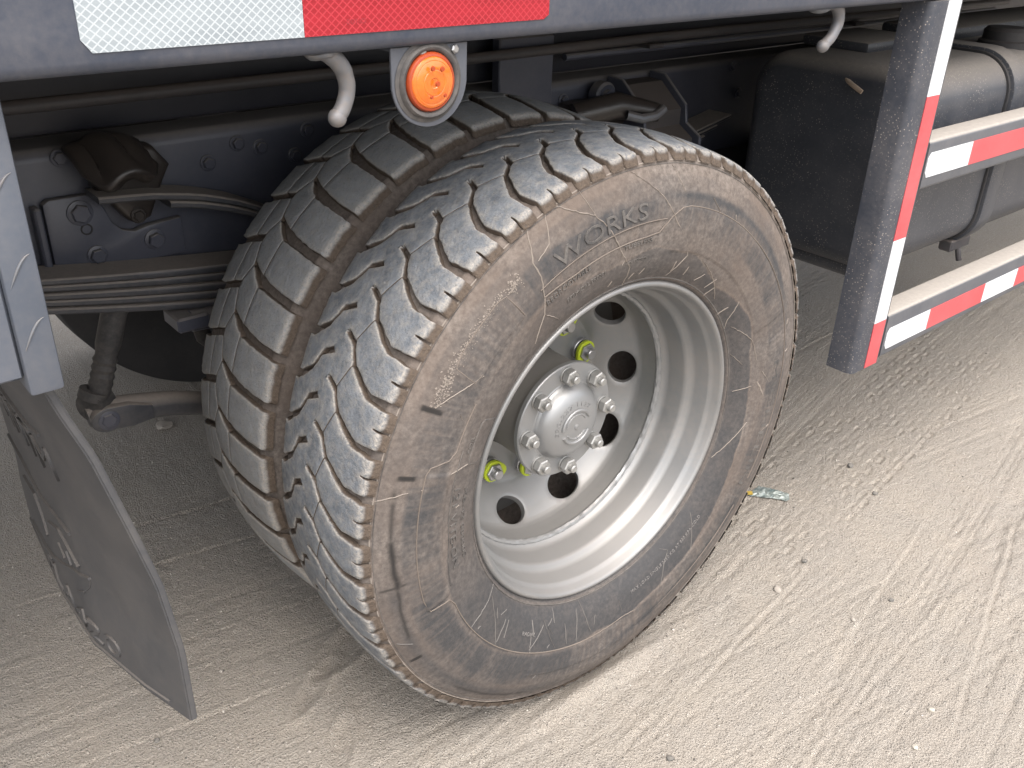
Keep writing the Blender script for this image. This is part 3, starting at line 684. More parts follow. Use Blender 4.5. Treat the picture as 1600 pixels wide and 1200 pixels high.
def streaks(name, segs, mat, parent):
    V, F = [], []
    for (pts, w) in segs:
        pl = []
        for (r, a), (r1, a1) in zip(pts, pts[1:]):
            d = math.hypot(r1 - r, math.radians(a1 - a) * r); k = max(2, int(d / 0.006))
            pl += [(r + (r1 - r) * j / k, a + (a1 - a) * j / k) for j in range(k)]
        pl.append(pts[-1]); n = len(pl)
        q = [(r * math.cos(math.radians(a)), r * math.sin(math.radians(a)), r) for r, a in pl]
        b = len(V)
        for i, (x, z, r) in enumerate(q):
            x1, z1, _ = q[min(i + 1, n - 1)]; x0, z0, _ = q[max(i - 1, 0)]; tx, tz = x1 - x0, z1 - z0; L = math.hypot(tx, tz) or 1
            tt = i / (n - 1); ww = 0.62 * w * (0.25 + 0.75 * math.sin(PI * min(1, max(0, 0.12 + 0.76 * tt)))) * random.uniform(0.55, 1.15)
            nxx, nzz = -tz / L * ww / 2, tx / L * ww / 2; jx, jz = random.gauss(0, .0004), random.gauss(0, .0004)
            for s_, dd in ((-1, 0.0016), (0, -0.0012), (1, 0.0016)):
                px, pz = x + s_ * nxx + jx, z + s_ * nzz + jz; rr = math.hypot(px, pz); V.append((px, side_y(rr) - 0.0008 + dd * 0.5, pz))
        for i in range(n - 1):
            for s_ in (0, 1): F.append((b + 3 * i + s_, b + 3 * i + s_ + 1, b + 3 * (i + 1) + s_ + 1, b + 3 * (i + 1) + s_))
    return tag(link(name, mesh(name, V, F), mat, parent), 'pale dried dust lines across the sidewall', kind='stuff')
ST = [([(.497, 105.5), (.455, 104.0), (.43, 101.5), (.375, 97.5), (.345, 94.0), (.305, 93.0)], .0034), ([(.490, 93.5), (.445, 85.5), (.405, 80.5), (.37, 74.0), (.352, 72.0), (.312, 74.5)], .0030),
      ([(.497, 117), (.455, 119.5), (.43, 119.5), (.395, 121.0), (.372, 122.5), (.34, 128)], .0038), ([(.495, 113.0), (.46, 115.0), (.452, 118.5)], .0022), ([(.372, 122.5), (.335, 119.0)], .0022), ([(.455, 104), (.47, 107), (.497, 111)], .0028),
      ([(.490, 83), (.452, 79.5)], .0022), ([(.498, 168), (.470, 167), (.452, 166.2)], .0022), ([(.432, 166.0), (.352, 161.5)], .0022), ([(.452, 150), (.415, 144), (.40, 141)], .0020),
      ([(.308, -148.6), (.384, -148.9)], .0020), ([(.324, -147.6), (.352, -141), (.385, -136.1)], .0020), ([(.341, -136.9), (.380, -136.4)], .0015), ([(.309, -101.3), (.379, -96.5)], .0022), ([(.321, -103), (.382, -102.7)], .0018),
      ([(.328, -118.4), (.382, -111.1)], .0018), ([(.340, -108.3), (.380, -106.5)], .0018), ([(.337, -118.1), (.382, -121.6)], .0018), ([(.330, -124), (.356, -121.5)], .0050), ([(.352, -123), (.386, -121)], .0034), ([(.31, -114), (.335, -113)], .0040),
      ([(.320, -62), (.335, -60), (.352, -64), (.385, -68)], .0022), ([(.325, -45), (.35, -49), (.385, -54)], .0018), ([(.345, -84.5), (.372, -84)], .0018), ([(.332, -143), (.345, -141)], .0015), ([(.490, -160), (.47, -158)], .002),
      ([(.352, 65), (.335, 55), (.315, 46)], .0024), ([(.345, 38), (.315, 33), (.308, 30)], .0022), ([(.318, 30), (.352, 20), (.36, 12)], .0024), ([(.33, 12), (.31, 18)], .002), ([(.352, 3), (.315, 2)], .0018), ([(.36, -10), (.33, -18), (.312, -24)], .0018), ([(.39, -2), (.365, 4)], .006), ([(.40, 2), (.375, 7)], .004),
      ([(.45, 70), (.43, 66)], .0015), ([(.437, -12), (.405, -14)], .0024), ([(.44, -20), (.395, -19)], .002)]
for k in range(6):
    a = 76 - k * 7.0 + random.uniform(-3, 3); r = 0.345 - 0.0030 * k + random.uniform(-.008, .006); ST.append(([(r, a), (r - random.uniform(.012, .022), a + random.uniform(-1, 2))], random.uniform(.003, .006)))
for k in range(3):
    a = 99 - k * 6.2 + random.uniform(-2, 2); r = random.uniform(.328, .338); ST.append(([(r, a), (r - .011, a + .8)], random.uniform(.003, .005)))
for k in range(18):
    a = random.uniform(-180, 180); r = random.uniform(.345, .47); d = random.choice((1, -1)); ST.append(([(r, a), (r - .007, a + d * random.uniform(.3, 1.2))], .0016))
for k in range(5):
    a = random.uniform(-165, -85); r = random.uniform(.325, .35); ST.append(([(r, a), (r + random.uniform(.012, .03), a + random.uniform(-3, 3))], random.uniform(.0009, .0016)))
low = lambda p: -165 < ((p[0][0][1] + 180) % 360 - 180) < -35
streaks('dust_streaks', [q for q in ST if not low(q)], M['pale'], outer_tyre)
streaks('dust_streaks', [q for q in ST if low(q)], M['letter_grey2'], outer_tyre)
# lumpy dried mud on the left of the sidewall
rg = np.random.default_rng(5); Vm, Fm = [], []
for k in range(620):
    a = rg.uniform(123, 150); r = 0.452 + rg.normal(0, 0.0050); s_ = abs(rg.normal(0.0007, 0.0004)) + 0.0005
    x, z, y = r * math.cos(math.radians(a)), r * math.sin(math.radians(a)), side_y(r) - 0.0006
    b = len(Vm); q = rg.normal(0, s_ * 0.35, (5, 3))
    for j, (dx, dy, dz) in enumerate(((s_, 0.001, 0), (0, 0.001, s_), (-s_, 0.001, 0), (0, 0.001, -s_), (0, -s_ * 0.6, 0))): Vm.append((x + dx + q[j, 0], y + dy, z + dz + q[j, 2]))
    Fm += [(b, b + 1, b + 4), (b + 1, b + 2, b + 4), (b + 2, b + 3, b + 4), (b + 3, b, b + 4)]
tag(link('dried_mud_grains', mesh('dried_mud_grains', Vm, Fm), M['pale'], outer_tyre), 'pale grains of dried mud', kind='stuff')

# ------------------------------------------------------------------ outer rim
rim = MB()
RP = [(0.0085, 0.2995), (0.0030, 0.3000), (-0.0010, 0.2982), (-0.0028, 0.2950), (-0.0018, 0.2915), (0.0030, 0.2888), (0.0120, 0.2862), (0.0165, 0.2838), (0.0190, 0.2815), (0.0215, 0.2802), (0.0235, 0.2795), (0.0480, 0.2768), (0.0530, 0.2750), (0.0570, 0.2725), (0.0610, 0.2675), (0.0645, 0.2650),
      (0.0700, 0.2638), (0.1000, 0.2615), (0.1060, 0.2605), (0.1110, 0.2580), (0.1150, 0.2545), (0.1185, 0.2505), (0.1235, 0.2480)]
rim.lathe(RP, 144, (0, 0, AX))
rim.lathe([(0.115, 0.2560), (0.150, 0.2570), (0.195, 0.2800), (0.210, 0.2985), (0.206, 0.2985)], 72, (0, 0, AX))
outer_rim = rim.build('wheel_rim', M['silver'], truck, angle=50)
tag(outer_rim, 'silver painted deep dish steel wheel rim')
# weld bead round the disc
wb = MB(); prof = [(0.1205 + 0.0060 * math.cos(t), 0.2510 + 0.0060 * math.sin(t)) for t in np.linspace(0, 2 * PI, 8, endpoint=False)]
wb.lathe(prof, 360, (0, 0, AX), closed=True); wb.noise(0.0010, 420, 3); wb.noise(0.0008, 90, 5); wb.build('weld_bead', M['silver_cast'], outer_rim)
# disc with ten hand holes
DP = np.array([(0.1230, 0.2485), (0.1480, 0.2478), (0.1600, 0.2465), (0.1680, 0.2440), (0.1750, 0.2400), (0.1900, 0.2265), (0.2070, 0.2090), (0.2260, 0.1900), (0.2345, 0.1810), (0.2380, 0.1730), (0.2385, 0.1660), (0.2385, 0.1030)])
ds = np.concatenate([[0], np.cumsum(np.hypot(*np.diff(DP, axis=0).T))])
def dmap(s): return float(np.interp(s, ds, DP[:, 0])), float(np.interp(s, ds, DP[:, 1]))
s_h = float(np.interp(0.2235, DP[::-1, 1], ds[::-1])); HA = [38.5 - 36 * k for k in range(10)]; RS = 0.222
sect = math.radians(36) * RS; hw, hh = 0.0350, 0.0285
co, ed = [], []
def addloop(pts):
    b = len(co)
    for p in pts: co.append(Vector(p))
    ed.extend([(b + i, b + (i + 1) % len(pts)) for i in range(len(pts))])
NS = 9; slist = sorted(set(list(ds) + list(np.arange(0, ds[-1], 0.006))))
bd = [(-sect / 2, s) for s in slist] + [(-sect / 2 + sect * k / NS, ds[-1]) for k in range(1, NS)] + [(sect / 2, s) for s in slist[::-1]] + [(sect / 2 - sect * k / NS, 0) for k in range(1, NS)]
addloop(bd)
def hole(k, n=36, g=0.0):
    t = 2 * PI * k / n; return ((hw + g) * math.cos(t), s_h + (hh + g) * math.sin(t))
addloop([hole(k, g=0.0018) for k in range(36)]); hb = len(bd)
for x in np.arange(-sect / 2 + 0.008, sect / 2 - 0.004, 0.008):
    for s in slist[1:-1]:
        if (x / (hw + 0.004)) ** 2 + ((s - s_h) / (hh + 0.004)) ** 2 > 1.15: co.append(Vector((x, s)))
HO = [Vector(hole(k, g=0.0018)) for k in range(36)]
def in_hole(x, y):
    c = False
    for i in range(36):
        a, b = HO[i], HO[(i + 1) % 36]
        if (a[1] > y) != (b[1] > y) and x < (b[0] - a[0]) * (y - a[1]) / (b[1] - a[1]) + a[0]: c = not c
    return c
ov, _, of, orig, _, _ = delaunay_2d_cdt(co, ed, [], 0, 1e-7)
Vd, Fd = [], []
for a0 in HA:
    b = len(Vd); c0 = math.radians(a0)
    for p in ov:
        y, r = dmap(p[1]); a = c0 + p[0] / RS; Vd.append((r * math.cos(a), y, AX + r * math.sin(a)))
    for f in of:
        cx = sum(ov[i][0] for i in f) / len(f); cs = sum(ov[i][1] for i in f) / len(f)
        if in_hole(cx, cs): continue
        Fd.append(tuple(b + i for i in f))
    rings = []
    for g, dn in ((0.0018, 0.0), (0.0006, 0.0006), (0.0, 0.0022), (0.0, 0.013)):
        ring = []
        for k in range(36):
            hx, hs_ = hole(k, g=g); y, r = dmap(hs_); a = c0 + hx / RS; y2 = y + dn * 0.66; rr = r + dn * 0.75
            ring.append(len(Vd)); Vd.append((rr * math.cos(a), y2, AX + rr * math.sin(a)))
        rings.append(ring)
    for p, q in zip(rings, rings[1:]):
        for k in range(36): Fd.append((p[k], p[(k + 1) % 36], q[(k + 1) % 36], q[k]))
me = mesh('wheel_disc', Vd, Fd); bm = bmesh.new(); bm.from_mesh(me); bmesh.ops.remove_doubles(bm, verts=bm.verts[:], dist=0.00004); bmesh.ops.recalc_face_normals(bm, faces=bm.faces[:]); bm.to_mesh(me); bm.free()
disc = link('wheel_disc', me, M['silver'], outer_rim, True, 40)

# wheel nuts with lime pointer rings
def wheel_nut_mesh():
    b = MB(); b.cap_lathe([(0.2385, 0.0225), (0.2300, 0.0225), (0.2290, 0.0210)], 28); b.hexa((0, 0, 0), 0.0185, 0.2110, 0.2290, 0.2); b.cap_lathe([(0.2110, 0.0105), (0.2015, 0.0105), (0.2000, 0.0090)], 18)
    return b
def ring_mesh():
    b = MB(); pts = []
    for k in range(32):
        t = 2 * PI * k / 32; r = 0.0222 + (0.0105 * max(0, math.cos(t + PI / 2.6)) ** 6); pts.append((r * math.cos(t), r * math.sin(t)))
    b.prism(pts, 1, 0.2165, 0.2245, 0.0012, 1); return b
wn0 = None
for k in range(10):
    a = math.radians(21.5 - 36 * k); loc = (0.1545 * math.cos(a), 0, AX + 0.1545 * math.sin(a))
    if wn0 is None:
        wn0 = wheel_nut_mesh().build('wheel_nut', M['steel'], outer_rim, angle=30); wr0 = ring_mesh().build('nut_indicator', M['lime'], outer_rim, angle=30); a_, b_ = wn0, wr0
        tag(wr0, 'lime green nut indicator ring')
    else: a_, b_ = copy_obj(wn0), copy_obj(wr0)
    a_.location = loc; b_.location = loc; b_.rotation_euler = (0, -a + 1.2 + 0.5 * k, 0); a_.rotation_euler = (0, 0.6 * k, 0)

# ------------------------------------------------------------------ hub with domed axle cap
hub = MB()
hub.lathe([(0.2400, 0.1020), (0.2100, 0.1010), (0.1900, 0.1015), (0.1700, 0.1005), (0.1420, 0.1000), (0.1360, 0.1015), (0.1330, 0.1045), (0.1310, 0.1090), (0.1290, 0.1110)], 96, (0, 0, AX))
hub_o = hub.build('hub', M['hub_grey'], truck, angle=30); tag(hub_o, 'grey axle hub with bolted silver cap')
pl = MB(); pl.cap_lathe([(0.1290, 0.1122), (0.1205, 0.1125), (0.1185, 0.1108), (0.1182, 0.0790), (0.1172, 0.0775)], 96, (0, 0, AX)); pl.build('axle_flange', M['silver_cast'], hub_o, angle=30)
dome = MB(); dp = [(0.1190, 0.0765), (0.1168, 0.0755), (0.1150, 0.0735), (0.1122, 0.0715), (0.1070, 0.0690), (0.1010, 0.0640), (0.0955, 0.0560), (0.0915, 0.0450), (0.0890, 0.0330), (0.0880, 0.0200), (0.0878, 0.0080), (0.0878, 0.0005)]
dome.cap_lathe(dp, 96, (0, 0, AX)); dome.build('dome_cap', M['silver_cast'], hub_o, angle=40)
def dome_y(r):
    return float(np.interp(r, [p[1] for p in dp[::-1]], [p[0] for p in dp[::-1]]))
for (a0, a1, r0) in ((25, 178, 0.0325), (205, 335, 0.0325)):
    b = MB(); b.tube([(r0 * math.cos(t), dome_y(r0) - 0.0005, AX + r0 * math.sin(t)) for t in np.radians(np.linspace(a0, a1, 26))], 0.0034, 10); b.build('cast_arc', M['silver_cast'], hub_o)
    b = MB(); b.tube([((r0 - 0.0085) * math.cos(t), dome_y(r0 - .0085), AX + (r0 - 0.0085) * math.sin(t)) for t in np.radians(np.linspace(a0 + 6, a1 - 8, 22))], 0.0018, 8); b.build('cast_arc', M['silver_cast'], hub_o)
b = MB(); b.cap_lathe([(0.0890, 0.0062), (0.0862, 0.0050), (0.0855, 0.003)], 20, (0, 0, AX)); b.build('center_pip', M['silver_cast'], hub_o)
me = text_mesh('320-237 1137', 1.0, 0.5, 0.0); xs = [v.co.x for v in me.vertices]; x0, x1 = min(xs), max(xs)
for v in me.vertices:
    r = 0.0405 + 0.0105 * v.co.y; a = math.radians(190 - 150 * (v.co.x - x0) / (x1 - x0)); y = dome_y(r) + (0.001 if v.co.z < 0 else -0.0012); v.co = (r * math.cos(a), y, AX + r * math.sin(a))
me.materials.clear(); link('cast_lettering', me, M['silver_cast'], hub_o, False)
hn0 = None
for k in range(8):
    a = math.radians(2.5 + 45 * k); loc = (0.0935 * math.cos(a), 0, AX + 0.0935 * math.sin(a))
    if hn0 is None:
        b = MB(); b.cap_lathe([(0.1185, 0.0158), (0.1150, 0.0158), (0.1145, 0.0150)], 24); b.cap_lathe([(0.1185, 0.0080), (0.1140, 0.0122), (0.1118, 0.0122)], 20); b.hexa((0, 0, 0), 0.0158, 0.0985, 0.1120, 0.3, 0.0020)
        b.cap_lathe([(0.0990, 0.0078), (0.0905, 0.0078), (0.0888, 0.0060)], 18); hn0 = b.build('hub_nut', M['nut'], hub_o, angle=30); o = hn0
    else: o = copy_obj(hn0)
    o.location = loc; o.rotation_euler = (0, 1.1 * k, 0)

# ------------------------------------------------------------------ inner wheel, drum, axle, far side wheels
b = MB(); b.lathe([(0.505, 0.2985), (0.500, 0.285), (0.44, 0.275), (0.40, 0.255), (0.335, 0.252), (0.300, 0.277), (0.292, 0.2985)], 72, (0, 0, AX)); b.lathe([(0.335, 0.25), (0.31, 0.238), (0.285, 0.218), (0.255, 0.185), (0.2425, 0.172), (0.2425, 0.11)], 72, (0, 0, AX))
inner_rim = b.build('inner_wheel_rim', M['hub_grey'], truck, angle=50)
b = MB(); b.cap_lathe([(0.275, 0.190), (0.29, 0.205), (0.50, 0.207), (0.52, 0.195)], 64, (0, 0, AX)); b.build('brake_drum', M['black'], truck)
b = MB(); b.tube([(0, 0.5, AX), (0, 1.55, AX)], 0.075, 24); b.lathe([(0.82, 0.08), (0.87, 0.17), (0.95, 0.21), (1.12, 0.21), (1.2, 0.17), (1.25, 0.08)], 32, (0, 0, AX)); b.build('rear_axle', M['chassis2'], truck)
for vc in (1.66, 1.955):
    far = carcass('far_side_tyre', vc, truck, M['black'], 240, False, paint_inner); tag(far, 'tyre on the far side of the truck')
    lay = None

# ------------------------------------------------------------------ body side rail and flatbed
b = MB()
b.prism([(-0.06, 1.250), (-0.06, 1.226), (-0.0585, 1.2195), (-0.054, 1.2155), (-0.047, 1.2140), (-0.005, 1.2140), (0.0, 1.2170), (0.0, 1.42), (-0.06, 1.42)], 0, -3.0, 5.0)
rail = b.build('body_side_rail', M['rail'], truck, angle=60); tag(rail, 'blue grey body side rail with reflective tape')
b = MB(); b.box((-3.0, 0.003, 1.262), (5.0, 2.16, 1.40)); b.build('flatbed_floor', M['floor'], truck)  # unseen far edge drawn in to let more light under the truck
def tape(name, x0, x1, z0, z1, y, mat, parent, ch=None):
    pts = [(x0, z0), (x1, z0), (x1, z1), (x0, z1)]
    if ch == 'l': pts = [(x0 + 0.008, z0), (x1, z0), (x1, z1), (x0 + 0.008, z1), (x0, z1 - 0.011), (x0, z0 + 0.011)]
    if ch == 'r': pts = [(x0, z0), (x1 - 0.008, z0), (x1, z0 + 0.005), (x1, z1 - 0.005), (x1 - 0.008, z1), (x0, z1)]
    q = MB(); q.prism(pts, 1, y - 0.0012, y + 0.0005); return q.build(name, mat, parent, False)
t1 = tape('reflective_tape', -0.772, -0.5642, 1.233, 1.333, -0.06, M['honey_white'], rail, 'l'); tag(t1, 'white honeycomb reflective tape')
t2 = tape('reflective_tape', -0.5638, -0.246, 1.233, 1.333, -0.06, M['honey_red'], rail, 'r'); tag(t2, 'red honeycomb reflective tape')
me = text_mesh('DOT-C2', 1.0, 0.05)
for v in me.vertices: v.co = (-0.517 + v.co.x * 0.0062, -0.0613 - (0.0002 if v.co.z > 0 else 0), 1.2425 + v.co.y * 0.0062)
me.materials.clear(); link('tape_print', me, M['ink'], rail, False)
# floor bearers and longitudinal beams under the bed
for k in range(13):
    x = -2.4 + 0.52 * k
    b = MB(); b.box((x - 0.035, 0.50, 1.150), (x + 0.035, 2.12, 1.2615), 0.006, 1); b.build('floor_bearer', M['floor'], truck, angle=40)
for y0, z0, z1, w in ((0.40, 1.195, 1.2615, 0.05), (0.60, 1.105, 1.1495, 0.04)):
    b = MB(); b.box((-3.0, y0, z0), (5.0, y0 + w, z1), 0.008, 2); b.build('under_floor_beam', M['floor'], truck, angle=40)
for y0 in (0.748, 1.52):
    b = MB(); b.box((-3.0, y0, 0.985), (5.0, y0 + 0.085, 1.1495), 0.012, 2); b.build('subframe_beam', M['floor'], truck, angle=40)
# chassis rails
for y0, sg in ((0.72, 1), (1.62, -1)):
    b = MB(); yy = lambda t: y0 + sg * t
    b.prism([(yy(0), 0.71), (yy(0), 0.950), (yy(0.0015), 0.958), (yy(0.005), 0.966), (yy(0.011), 0.9705), (yy(0.018), 0.972), (yy(0.09), 0.972), (yy(0.09), 0.964), (yy(0.012), 0.962), (yy(0.008), 0.955), (yy(0.008), 0.72), (yy(0.09), 0.718), (yy(0.09), 0.71)], 0, -3.0, 5.0)
    o = b.build('chassis_rail', M['chassis'], truck, angle=35)
    if sg == 1: chassis = o
tag(chassis, 'dark blue black chassis rail behind the wheels')
def bolt_on(parent, x, z, y, r=0.011, h=0.011, mat='chassis'):
    q = MB(); q.cap_lathe([(y, r * 1.35), (y - 0.003, r * 1.35), (y - 0.004, r * 1.2)], 20, (x, 0, z)); q.hexa((x, 0, z), r, y - h, y - 0.003, random.uniform(0, 1)); return q.build('bolt', M[mat], parent, angle=30)
for (x, z) in ((-0.30, 0.938), (-0.255, 0.925), (-0.36, 0.91), (-0.61, 0.955), (-0.155, 0.945), (-0.185, 0.90), (0.52, 0.93), (1.15, 0.955), (1.19, 0.88)): bolt_on(chassis, x, z, 0.72)
# gusset plate tying body to chassis, with two bolts
b = MB(); b.box((0.30, 0.690, 0.865), (0.458, 0.7185, 1.085), 0.004, 1); gp = b.build('mounting_plate', M['chassis'], truck, angle=40)
bolt_on(gp, 0.345, 0.895, 0.690, 0.015, 0.018); bolt_on(gp, 0.433, 0.905, 0.690, 0.015, 0.018)
b = MB(); b.tube([(-1.2, 0.66, 1.052), (0.2, 0.66, 1.056), (0.78, 0.66, 1.062), (2.6, 0.66, 1.066)], 0.011, 12); b.build('brake_pipe', M['chassis2'], truck)
b = MB(); b.tube([(0.5, 0.70, 1.030), (2.6, 0.70, 1.034)], 0.008, 10); b.build('brake_pipe', M['chassis'], truck)
for x in (0.72, 1.6):
    b = MB(); b.box((x, 0.640, 1.040), (x + 0.05, 0.72, 1.050), 0.002, 1); b.build('pipe_clip', M['chassis2'], truck)

# spring hanger casting, anti-roll bracket and plate on the frame (left of the tyres)
b = MB(); b.prism([(-0.655, 0.760), (-0.655, 0.886), (-0.645, 0.893), (-0.585, 0.893), (-0.568, 0.885), (-0.558, 0.862), (-0.550, 0.838), (-0.535, 0.822), (-0.515, 0.816), (-0.49, 0.822), (-0.43, 0.826), (-0.43, 0.760)], 1, 0.700, 0.7185, 0.003, 2)
hp = b.build('hanger_plate', M['chassis'], truck, angle=40)
bolt_on(hp, -0.60, 0.865, 0.700, 0.016, 0.012); bolt_on(hp, -0.585, 0.787, 0.700, 0.013, 0.012); bolt_on(hp, -0.483, 0.795, 0.700, 0.014, 0.014)
b = MB(); b.cap_lathe([(0.701, 0.010), (0.6985, 0.010), (0.6985, 0.0075), (0.7005, 0.0075)], 20, (-0.594, 0, 0.835)); b.build('plate_hole', M['black'], hp)
b = MB(); b.box((-0.672, 0.690, 0.755), (-0.660, 0.7185, 0.885), 0.003, 1); b.build('hanger_rib', M['chassis'], hp)
b = MB(); b.prism([(-0.575, 0.955), (-0.535, 0.975), (-0.47, 0.965), (-0.445, 0.93), (-0.46, 0.905), (-0.49, 0.845), (-0.515, 0.835), (-0.530, 0.845), (-0.575, 0.905)], 1, 0.672, 0.7195, 0.010, 3)
bb = b.build('bump_stop_bracket', M['grease'], truck, angle=50); bolt_on(bb, -0.514, 0.852, 0.672, 0.010, 0.008, 'grease')
V, F = [], []; nu, nv = 22, 12
for i in range(nu + 1):
    for k in range(nv + 1):
        u, v = i / nu, k / nv
        x = -0.600 + 0.105 * u + 0.012 * v; w = math.sin(PI * min(1, max(0, 0.12 + 0.80 * u))) ** 0.5
        y = 0.700 - 0.085 * v * w; z = 0.958 + 0.018 * math.sin(PI * u) - (0.055 + 0.010 * math.sin(u * 9)) * v ** 1.5 * w + 0.0055 * math.sin(u * 17 + 0.6) * math.sin(PI * min(1, v * 1.1))
        V.append((x, y, z))
for i in range(nu):
    for k in range(nv): F.append((i * (nv + 1) + k, (i + 1) * (nv + 1) + k, (i + 1) * (nv + 1) + k + 1, i * (nv + 1) + k + 1))
pad = link('rubber_stop', mesh('rubber_stop', V, F), M['grease'], bb); md = pad.modifiers.new('thick', 'SOLIDIFY'); md.thickness = 0.020; md.offset = -1
def leaf(xs, zs, y0, y1, th, name, parent):
    V, F = [], []; n = len(xs)
    for x, z in zip(xs, zs):
        for y, d in ((y0 + 0.003, 0), (y0, -0.003), (y0, -th + 0.003), (y0 + 0.003, -th), (y1 - 0.003, -th), (y1, -th + 0.003), (y1, -0.003), (y1 - 0.003, 0)): V.append((x, y, z + d))
    for k in range(n - 1):
        for q in range(8): F.append((k * 8 + q, k * 8 + (q + 1) % 8, (k + 1) * 8 + (q + 1) % 8, (k + 1) * 8 + q))
    F += [tuple(range(8)), tuple((n - 1) * 8 + q for q in range(8))]
    return link(name, mesh(name, V, F), M['spring'], parent, True, 40)
hx = np.linspace(-0.585, 0.1, 24); hz_ = np.interp(hx, [-0.60, -0.50, -0.42, -0.35, -0.29, -0.2, 0.1], [0.906, 0.898, 0.884, 0.862, 0.834, 0.785, 0.70])
hl = leaf(hx, hz_, 0.632, 0.700, 0.012, 'helper_spring', truck); tag(hl, 'dark upper helper spring leaf')
hx2 = np.linspace(-0.47, 0.1, 22); leaf(hx2, np.interp(hx2, hx, hz_) - 0.0135, 0.630, 0.702, 0.012, 'spring_leaf', hl)
# main leaf spring pack
spring = None; XS = np.linspace(-1.1, 1.1, 41)
def leaf_z(x): return 0.722 + 0.072 * (abs(x) / 0.72) ** 1.6
for i in range(5):
    L = 1.05 - 0.05 * i; V, F = [], []
    for x in XS:
        x = x * L / 1.1; tk = 1 - 0.42 * min(1.0, abs(x) / 0.75) ** 1.4; zz = leaf_z(x) - 0.0205 * i * tk
        q = [(0.628, 0), (0.6255, -0.004), (0.6255, -0.0125), (0.628, -0.0165), (0.702, -0.0165), (0.7045, -0.0125), (0.7045, -0.004), (0.702, 0)]
        if i == 0: q = [(y, d * 1.0 - 0.0) for y, d in q]
        for y, d in q: V.append((x, y + 0.003 * (i % 2), zz + d * tk))
    for k in range(40):
        for j in range(8): F.append((k * 8 + j, k * 8 + (j + 1) % 8, (k + 1) * 8 + (j + 1) % 8, (k + 1) * 8 + j))
    F += [tuple(range(8)), tuple(40 * 8 + j for j in range(8))]
    if spring is None:
        spring = link('leaf_spring', mesh('leaf_spring', V, F), M['spring'], truck, True, 40); tag(spring, 'pack of dusty steel leaf springs')
    else: link('spring_leaf', mesh('spring_leaf', V, F), M['spring'], spring, True, 40)
b = MB(); b.box((-0.11, 0.615, 0.45), (0.11, 0.715, 0.74), 0.01, 1); b.build('spring_clamp', M['chassis2'], truck)
# anti-roll bar, its drop link and a hose
b = MB(); b.tube([(-0.668, 0.650, 0.513), (-0.640, 0.650, 0.515), (-0.615, 0.650, 0.512), (-0.575, 0.650, 0.505), (-0.52, 0.652, 0.493), (-0.44, 0.655, 0.465), (-0.32, 0.66, 0.43), (-0.1, 0.68, 0.40)], [0.018, 0.024, 0.026, 0.025, 0.0235, 0.0225, 0.0225, 0.0225], 18)
arb = b.build('anti_roll_bar', M['spring'], truck, angle=50)
b = MB(); b.prism([(-0.640 + 0.030 * math.cos(t), 0.512 + 0.024 * math.sin(t)) for t in np.radians(np.linspace(70, 290, 14))] + [(-0.600, 0.486), (-0.560, 0.489), (-0.560, 0.516), (-0.600, 0.531)], 1, 0.620, 0.640, 0.003, 2); b.build('bar_eye_plate', M['spring'], arb); bolt_on(arb, -0.640, 0.512, 0.622, 0.014, 0.006)
b = MB(); b.tube([(-0.652, 0.655, 0.545), (-0.645, 0.655, 0.56)], 0.026, 18)
zs = np.linspace(0.0, 1.0, 26); pth, rad = [], []
for t in zs:
    pth.append((-0.645 + 0.062 * t, 0.655, 0.535 + 0.175 * t)); rad.append(0.0185 + (0.003 * (0.5 + 0.5 * math.sin(t * 75)) if 0.1 < t < 0.5 else 0.003 * sstep(0.5, 0.6, t) + 0.004 * sstep(0.9, 1.0, t)))
b.tube(pth, rad, 18); b.tube([(-0.663, 0.645, 0.535), (-0.630, 0.668, 0.532)], 0.027, 18); b.build('drop_link', M['rubber'], arb)
b = MB(); b.tube([(-0.425, 0.70, 0.70), (-0.432, 0.70, 0.65), (-0.42, 0.70, 0.585), (-0.385, 0.70, 0.545), (-0.33, 0.70, 0.53)], 0.016, 14); b.build('air_hose', M['rubber'], truck)
b = MB(); b.tube([(-0.47, 0.62, 0.66), (-0.40, 0.62, 0.655)], 0.02, 12); b.box((-0.50, 0.60, 0.648), (-0.44, 0.67, 0.676), 0.004, 1); b.build('spring_clip', M['chassis'], truck)

# valve bracket and tank step between tyre and tank
b = MB(); b.tube([(0.50, 0.66, 0.905), (0.60, 0.62, 0.925), (0.70, 0.58, 0.905)], [0.03, 0.032, 0.022], 16); b.box((0.50, 0.64, 0.87), (0.66, 0.72, 0.93), 0.012, 2); vb = b.build('brake_chamber_bracket', M['grease'], truck, angle=45)
b = MB(); b.tube([(0.60, 0.585, 0.91), (0.63, 0.565, 0.902), (0.67, 0.560, 0.905), (0.70, 0.562, 0.918)], 0.011, 10); b.build('bracket_lip', M['galv'], vb)
b = MB(); b.cap_lathe([(0.72, 0.044), (0.69, 0.044), (0.685, 0.038)], 28, (0.72, 0, 0.905)); b.hexa((0.72, 0, 0.905), 0.018, 0.670, 0.69); b.build('bracket_boss', M['chassis'], vb, angle=35)
prof = [(0.719, 0.958), (0.672, 0.956), (0.600, 0.900), (0.600, 0.862), (0.555, 0.836), (0.548, 0.770), (0.719, 0.740)]
b = MB(); b.prism(prof, 0, 0.672, 0.812, 0.003, 1); ms = b.build('step_bracket', M['chassis2'], truck, angle=30); tag(ms, 'dark bracket with dusty sloping top')
ribp = [(0.719, 0.975), (0.668, 0.972), (0.590, 0.910), (0.582, 0.868), (0.536, 0.842), (0.528, 0.760), (0.719, 0.725)]
for x0 in (0.662, 0.813):
    b = MB(); b.prism(ribp, 0, x0, x0 + 0.009, 0.002, 1); b.build('bracket_rib', M['chassis'], ms, angle=30)
